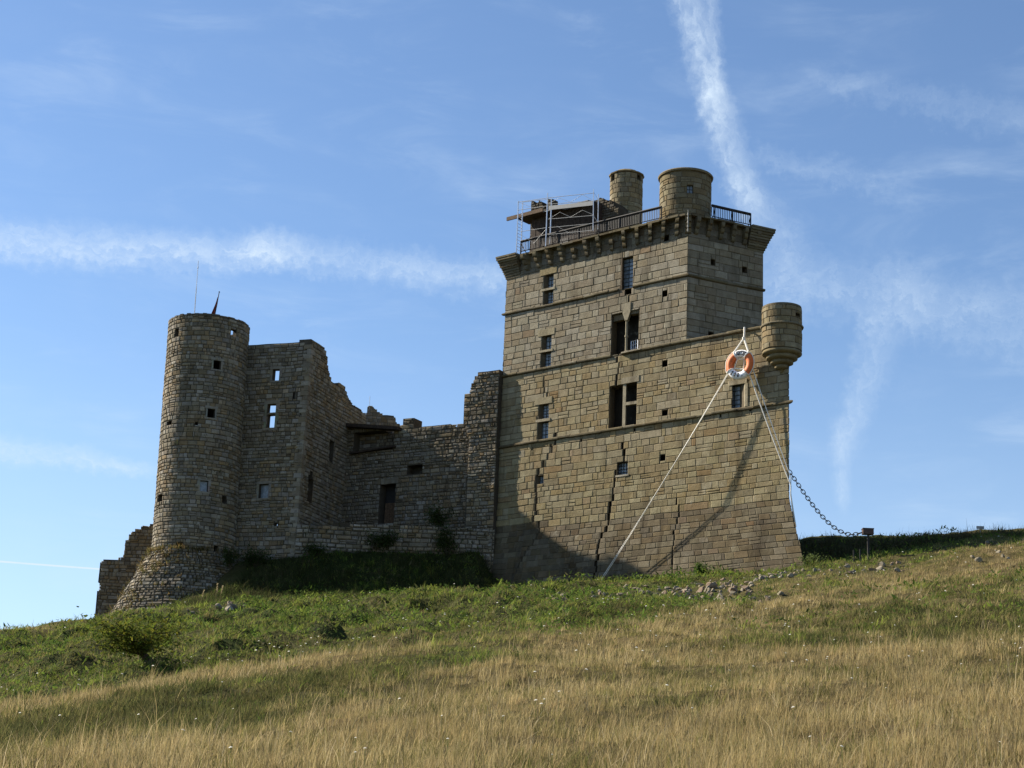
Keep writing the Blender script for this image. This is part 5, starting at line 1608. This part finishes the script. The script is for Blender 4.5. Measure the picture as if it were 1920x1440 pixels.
def hawthorn():
    base = ground_at(284, 1243); rr = random.Random(5); rn = np.random.default_rng(6)
    t = thing('windswept_tree', base, 'windswept hawthorn leaning left on the green bank below the round tower', 'tree')
    tr = MB(); br = []
    S = 1.0 / (FOC / np.linalg.norm(base))    # metres per picture pixel there

    def L(dx, dy, dep=0.0): return base + A([dx * S, dep, -dy * S])
    tr.tube([base + A([.25, 0, -.3]), L(-8, -7), L(-22, -20), L(-34, -30)], [.16, .13, .11, .08], 8)
    for i in range(26):
        f = rr.uniform(.35, 1); st = L(-34 * f, -30 * f)
        tx, ty = rr.uniform(-100, 34), rr.uniform(-92, -14)
        if ty > -30 and tx > -10: ty -= 30
        if tx < -80: ty = max(ty, -62)
        en = L(tx, ty, rr.uniform(-1.5, 1.5)); mid = (st + en) / 2 + A([0, 0, rr.uniform(.0, .3)])
        tr.tube([st, mid, en], [.05, .03, .012], 5); br.append((st, mid, en))
    tr.build('trunk', M_BARK, t)
    pts = []
    for st, mid, en in br:
        for k in range(200):
            f = rr.uniform(.3, 1.05); p = st * (1 - f) ** 2 + 2 * mid * f * (1 - f) + en * f * f
            sp = .10 + .26 * f; pts.append(p + A([rr.gauss(0, sp * 1.5), rr.gauss(0, sp * 1.3), rr.gauss(0, sp * .55)]))
    leafmesh('crown', pts, .052, [(.085, .115, .018), (.12, .14, .022), (.06, .08, .016), (.17, .165, .024)], t, rn)


hawthorn()


def bush(name, px, py, Y, w, h, label, n, pal, seed, dp=.5, cat='bush'):
    rr = random.Random(seed); rn = np.random.default_rng(seed); b = atY(px, py, Y); t = thing(name, b, label, cat)
    st = MB(); blobs = []
    for i in range(9):
        e = b + A([rr.uniform(-w, w) * .8, rr.uniform(-dp, dp * .3), rr.uniform(.25, 1) * h]); st.tube([b - Z * .2, (b + e) / 2 + A([rr.uniform(-.1, .1), 0, .1]), e], [.03, .02, .008], 4); blobs.append(e)
    st.build('stem', M_BARK, t); pts = []
    for k in range(n):
        e = rr.choice(blobs); f = rr.uniform(.35, 1.05); p = b + (e - b) * f; s_ = .16 * max(w, h) ** .5; pts.append(p + A([rr.gauss(0, s_), rr.gauss(0, s_ * .7), rr.gauss(0, s_)]))
    leafmesh('foliage', pts, .05, pal, t, rn)


DK = [(.035, .060, .016), (.050, .080, .020), (.028, .048, .014), (.06, .075, .024)]
bush('bush', 822, 990, TWY + .6, 1.1, 1.7, 'dark bush sprouting on the terrace edge near the keep', 2200, DK, 11)
bush('bush', 838, 1035, TWY - .35, .75, 1.9, 'dark bush climbing the retaining wall at its right end', 1800, DK, 12, .3)
bush('bush', 480, 1060, TWY - .6, 1.3, 1.1, 'dark bush in the angle between the tower and the hall block', 2000, DK, 13)
bush('bush', 432, 1062, TWY - 1.6, .55, 1.2, 'narrow dark bush against the right side of the round tower', 1100, DK, 14)
bush('bush', 700, 1024, TWY - .4, 1.9, .9, 'low spreading dark bush under the middle of the retaining wall', 2400, DK, 15, .4)
bush('bush', 595, 1042, TWY - .5, 1.0, .7, 'low dark bush under the left part of the retaining wall', 1300, DK, 16, .4)
bush('bush', 1520, 1060, 103.0, .75, .5, 'pale green leafy plant at the foot of the keep prow', 900, [(.12, .16, .05), (.15, .19, .07), (.10, .13, .04)], 17, .3, 'plant')
bush('bush', 1316, 1082, 107.4, .6, .75, 'bright green bush at the top of the rubble heap', 1100, [(.07, .12, .022), (.09, .14, .03), (.05, .09, .02)], 18, .3)
bush('bush', 1205, 1104, 109.5, .9, .7, 'weedy green clump at the wall foot between rope and rubble heap', 1300, [(.06, .10, .03), (.08, .12, .04), (.05, .08, .025)], 19, .3, 'plant')


# tufts of dry grass and weeds rooted in the old walls and the dark bank
def tufts():
    B, Tp, W_, C = [], [], [], []; rr = random.Random(31)
    def clump(p, nrm, n, h, pal):
        for _ in range(n):
            B.append(p + A([rr.gauss(0, .10), rr.gauss(0, .07), rr.gauss(0, .05)])); d = nrm * rr.uniform(.2, .8) + A([rr.gauss(0, .35), rr.gauss(0, .35), rr.uniform(.2, 1)])
            Tp.append(d * h * rr.uniform(.5, 1.2)); W_.append(rr.uniform(.010, .022)); c = rr.choice(pal); k = rr.uniform(.7, 1.3); C.append([x * k for x in c])
    dry = [(.22, .16, .07), (.17, .12, .05), (.13, .12, .045), (.08, .09, .03)]
    for _ in range(260):
        u = rr.uniform(-LT * .75, LT * .5); v = rr.uniform(zf1, zf0) ; p = P_tal(u, v, -.08); th = u / TR
        clump(p, A([math.sin(th), -math.cos(th), .4]), 16, .26, dry)
    for _ in range(60):
        u = rr.uniform(-LT * .5, LT * .5); p = P_tal(u, zf0 - .05, -.05); th = u / TR; clump(p, A([math.sin(th), -math.cos(th), .6]), 16, .28, dry)
    for _ in range(26):
        u = rr.uniform(-LT * .3, LT * .45); v = rr.uniform(19, tz1 - 8); p = P_tow(u, v, -.03); th = u / TR; clump(p, A([math.sin(th), -math.cos(th), -.2]), 14, .18, [(.07, .09, .03), (.11, .10, .04)])
    for _ in range(40):
        p = P_ter(rr.uniform(tt[0][0], tt[-1][0]), rr.uniform(21.6, t2), -.05); clump(p, A([0, -1, 0.2]), 10, .15, [(.05, .07, .025), (.08, .08, .03)])
    n = len(B); th = NR.uniform(0, 6.28, n)
    strips('wall_tufts', A(B), A(Tp), A(W_), np.stack([np.cos(th), np.sin(th), 0 * th], 1), A(Tp) * 0, A(C), M_GRASS, 'dry tufts of grass growing from the old stonework')


tufts()
for i, (px, py, h, lb) in enumerate(((374, 1136, 28, 'left of the three tall dry stalks in front of the tower footing'), (406, 1132, 36, 'middle and tallest of the three dry stalks in front of the tower footing'), (412, 1130, 30, 'curved right one of the three dry stalks in front of the tower footing'))):
    p = ground_at(px, py); q = p + A([RNG.uniform(-.1, .3), 0, h * np.linalg.norm(p) / FOC]); t = thing('dry_stalk', p, lb, 'plant', 'dry stalks before the tower')
    m = MB(); m.tube([p - Z * .1, (p + q) / 2 - A([.05, 0, 0]), q], [.014, .012, .008], 5, col=(.35, .28, .15)); m.build('stem', M_LEAF, t)
    B = [p + (q - p) * f for f in np.linspace(.55, 1, 60)]; an = NR.uniform(0, 6.28, 60)
    o = strips('seed_head', A(B), np.stack([np.cos(an) * .07, np.sin(an) * .07, .1 + 0 * an], 1), np.full(60, .014), np.stack([np.sin(an), -np.cos(an), 0 * an], 1), np.zeros((60, 3)), np.tile(A([.40, .33, .2]), (60, 1)), M_GRASS, None)
    del o['kind']; o.parent = t; o.matrix_parent_inverse = Matrix.Translation(t.location).inverted()
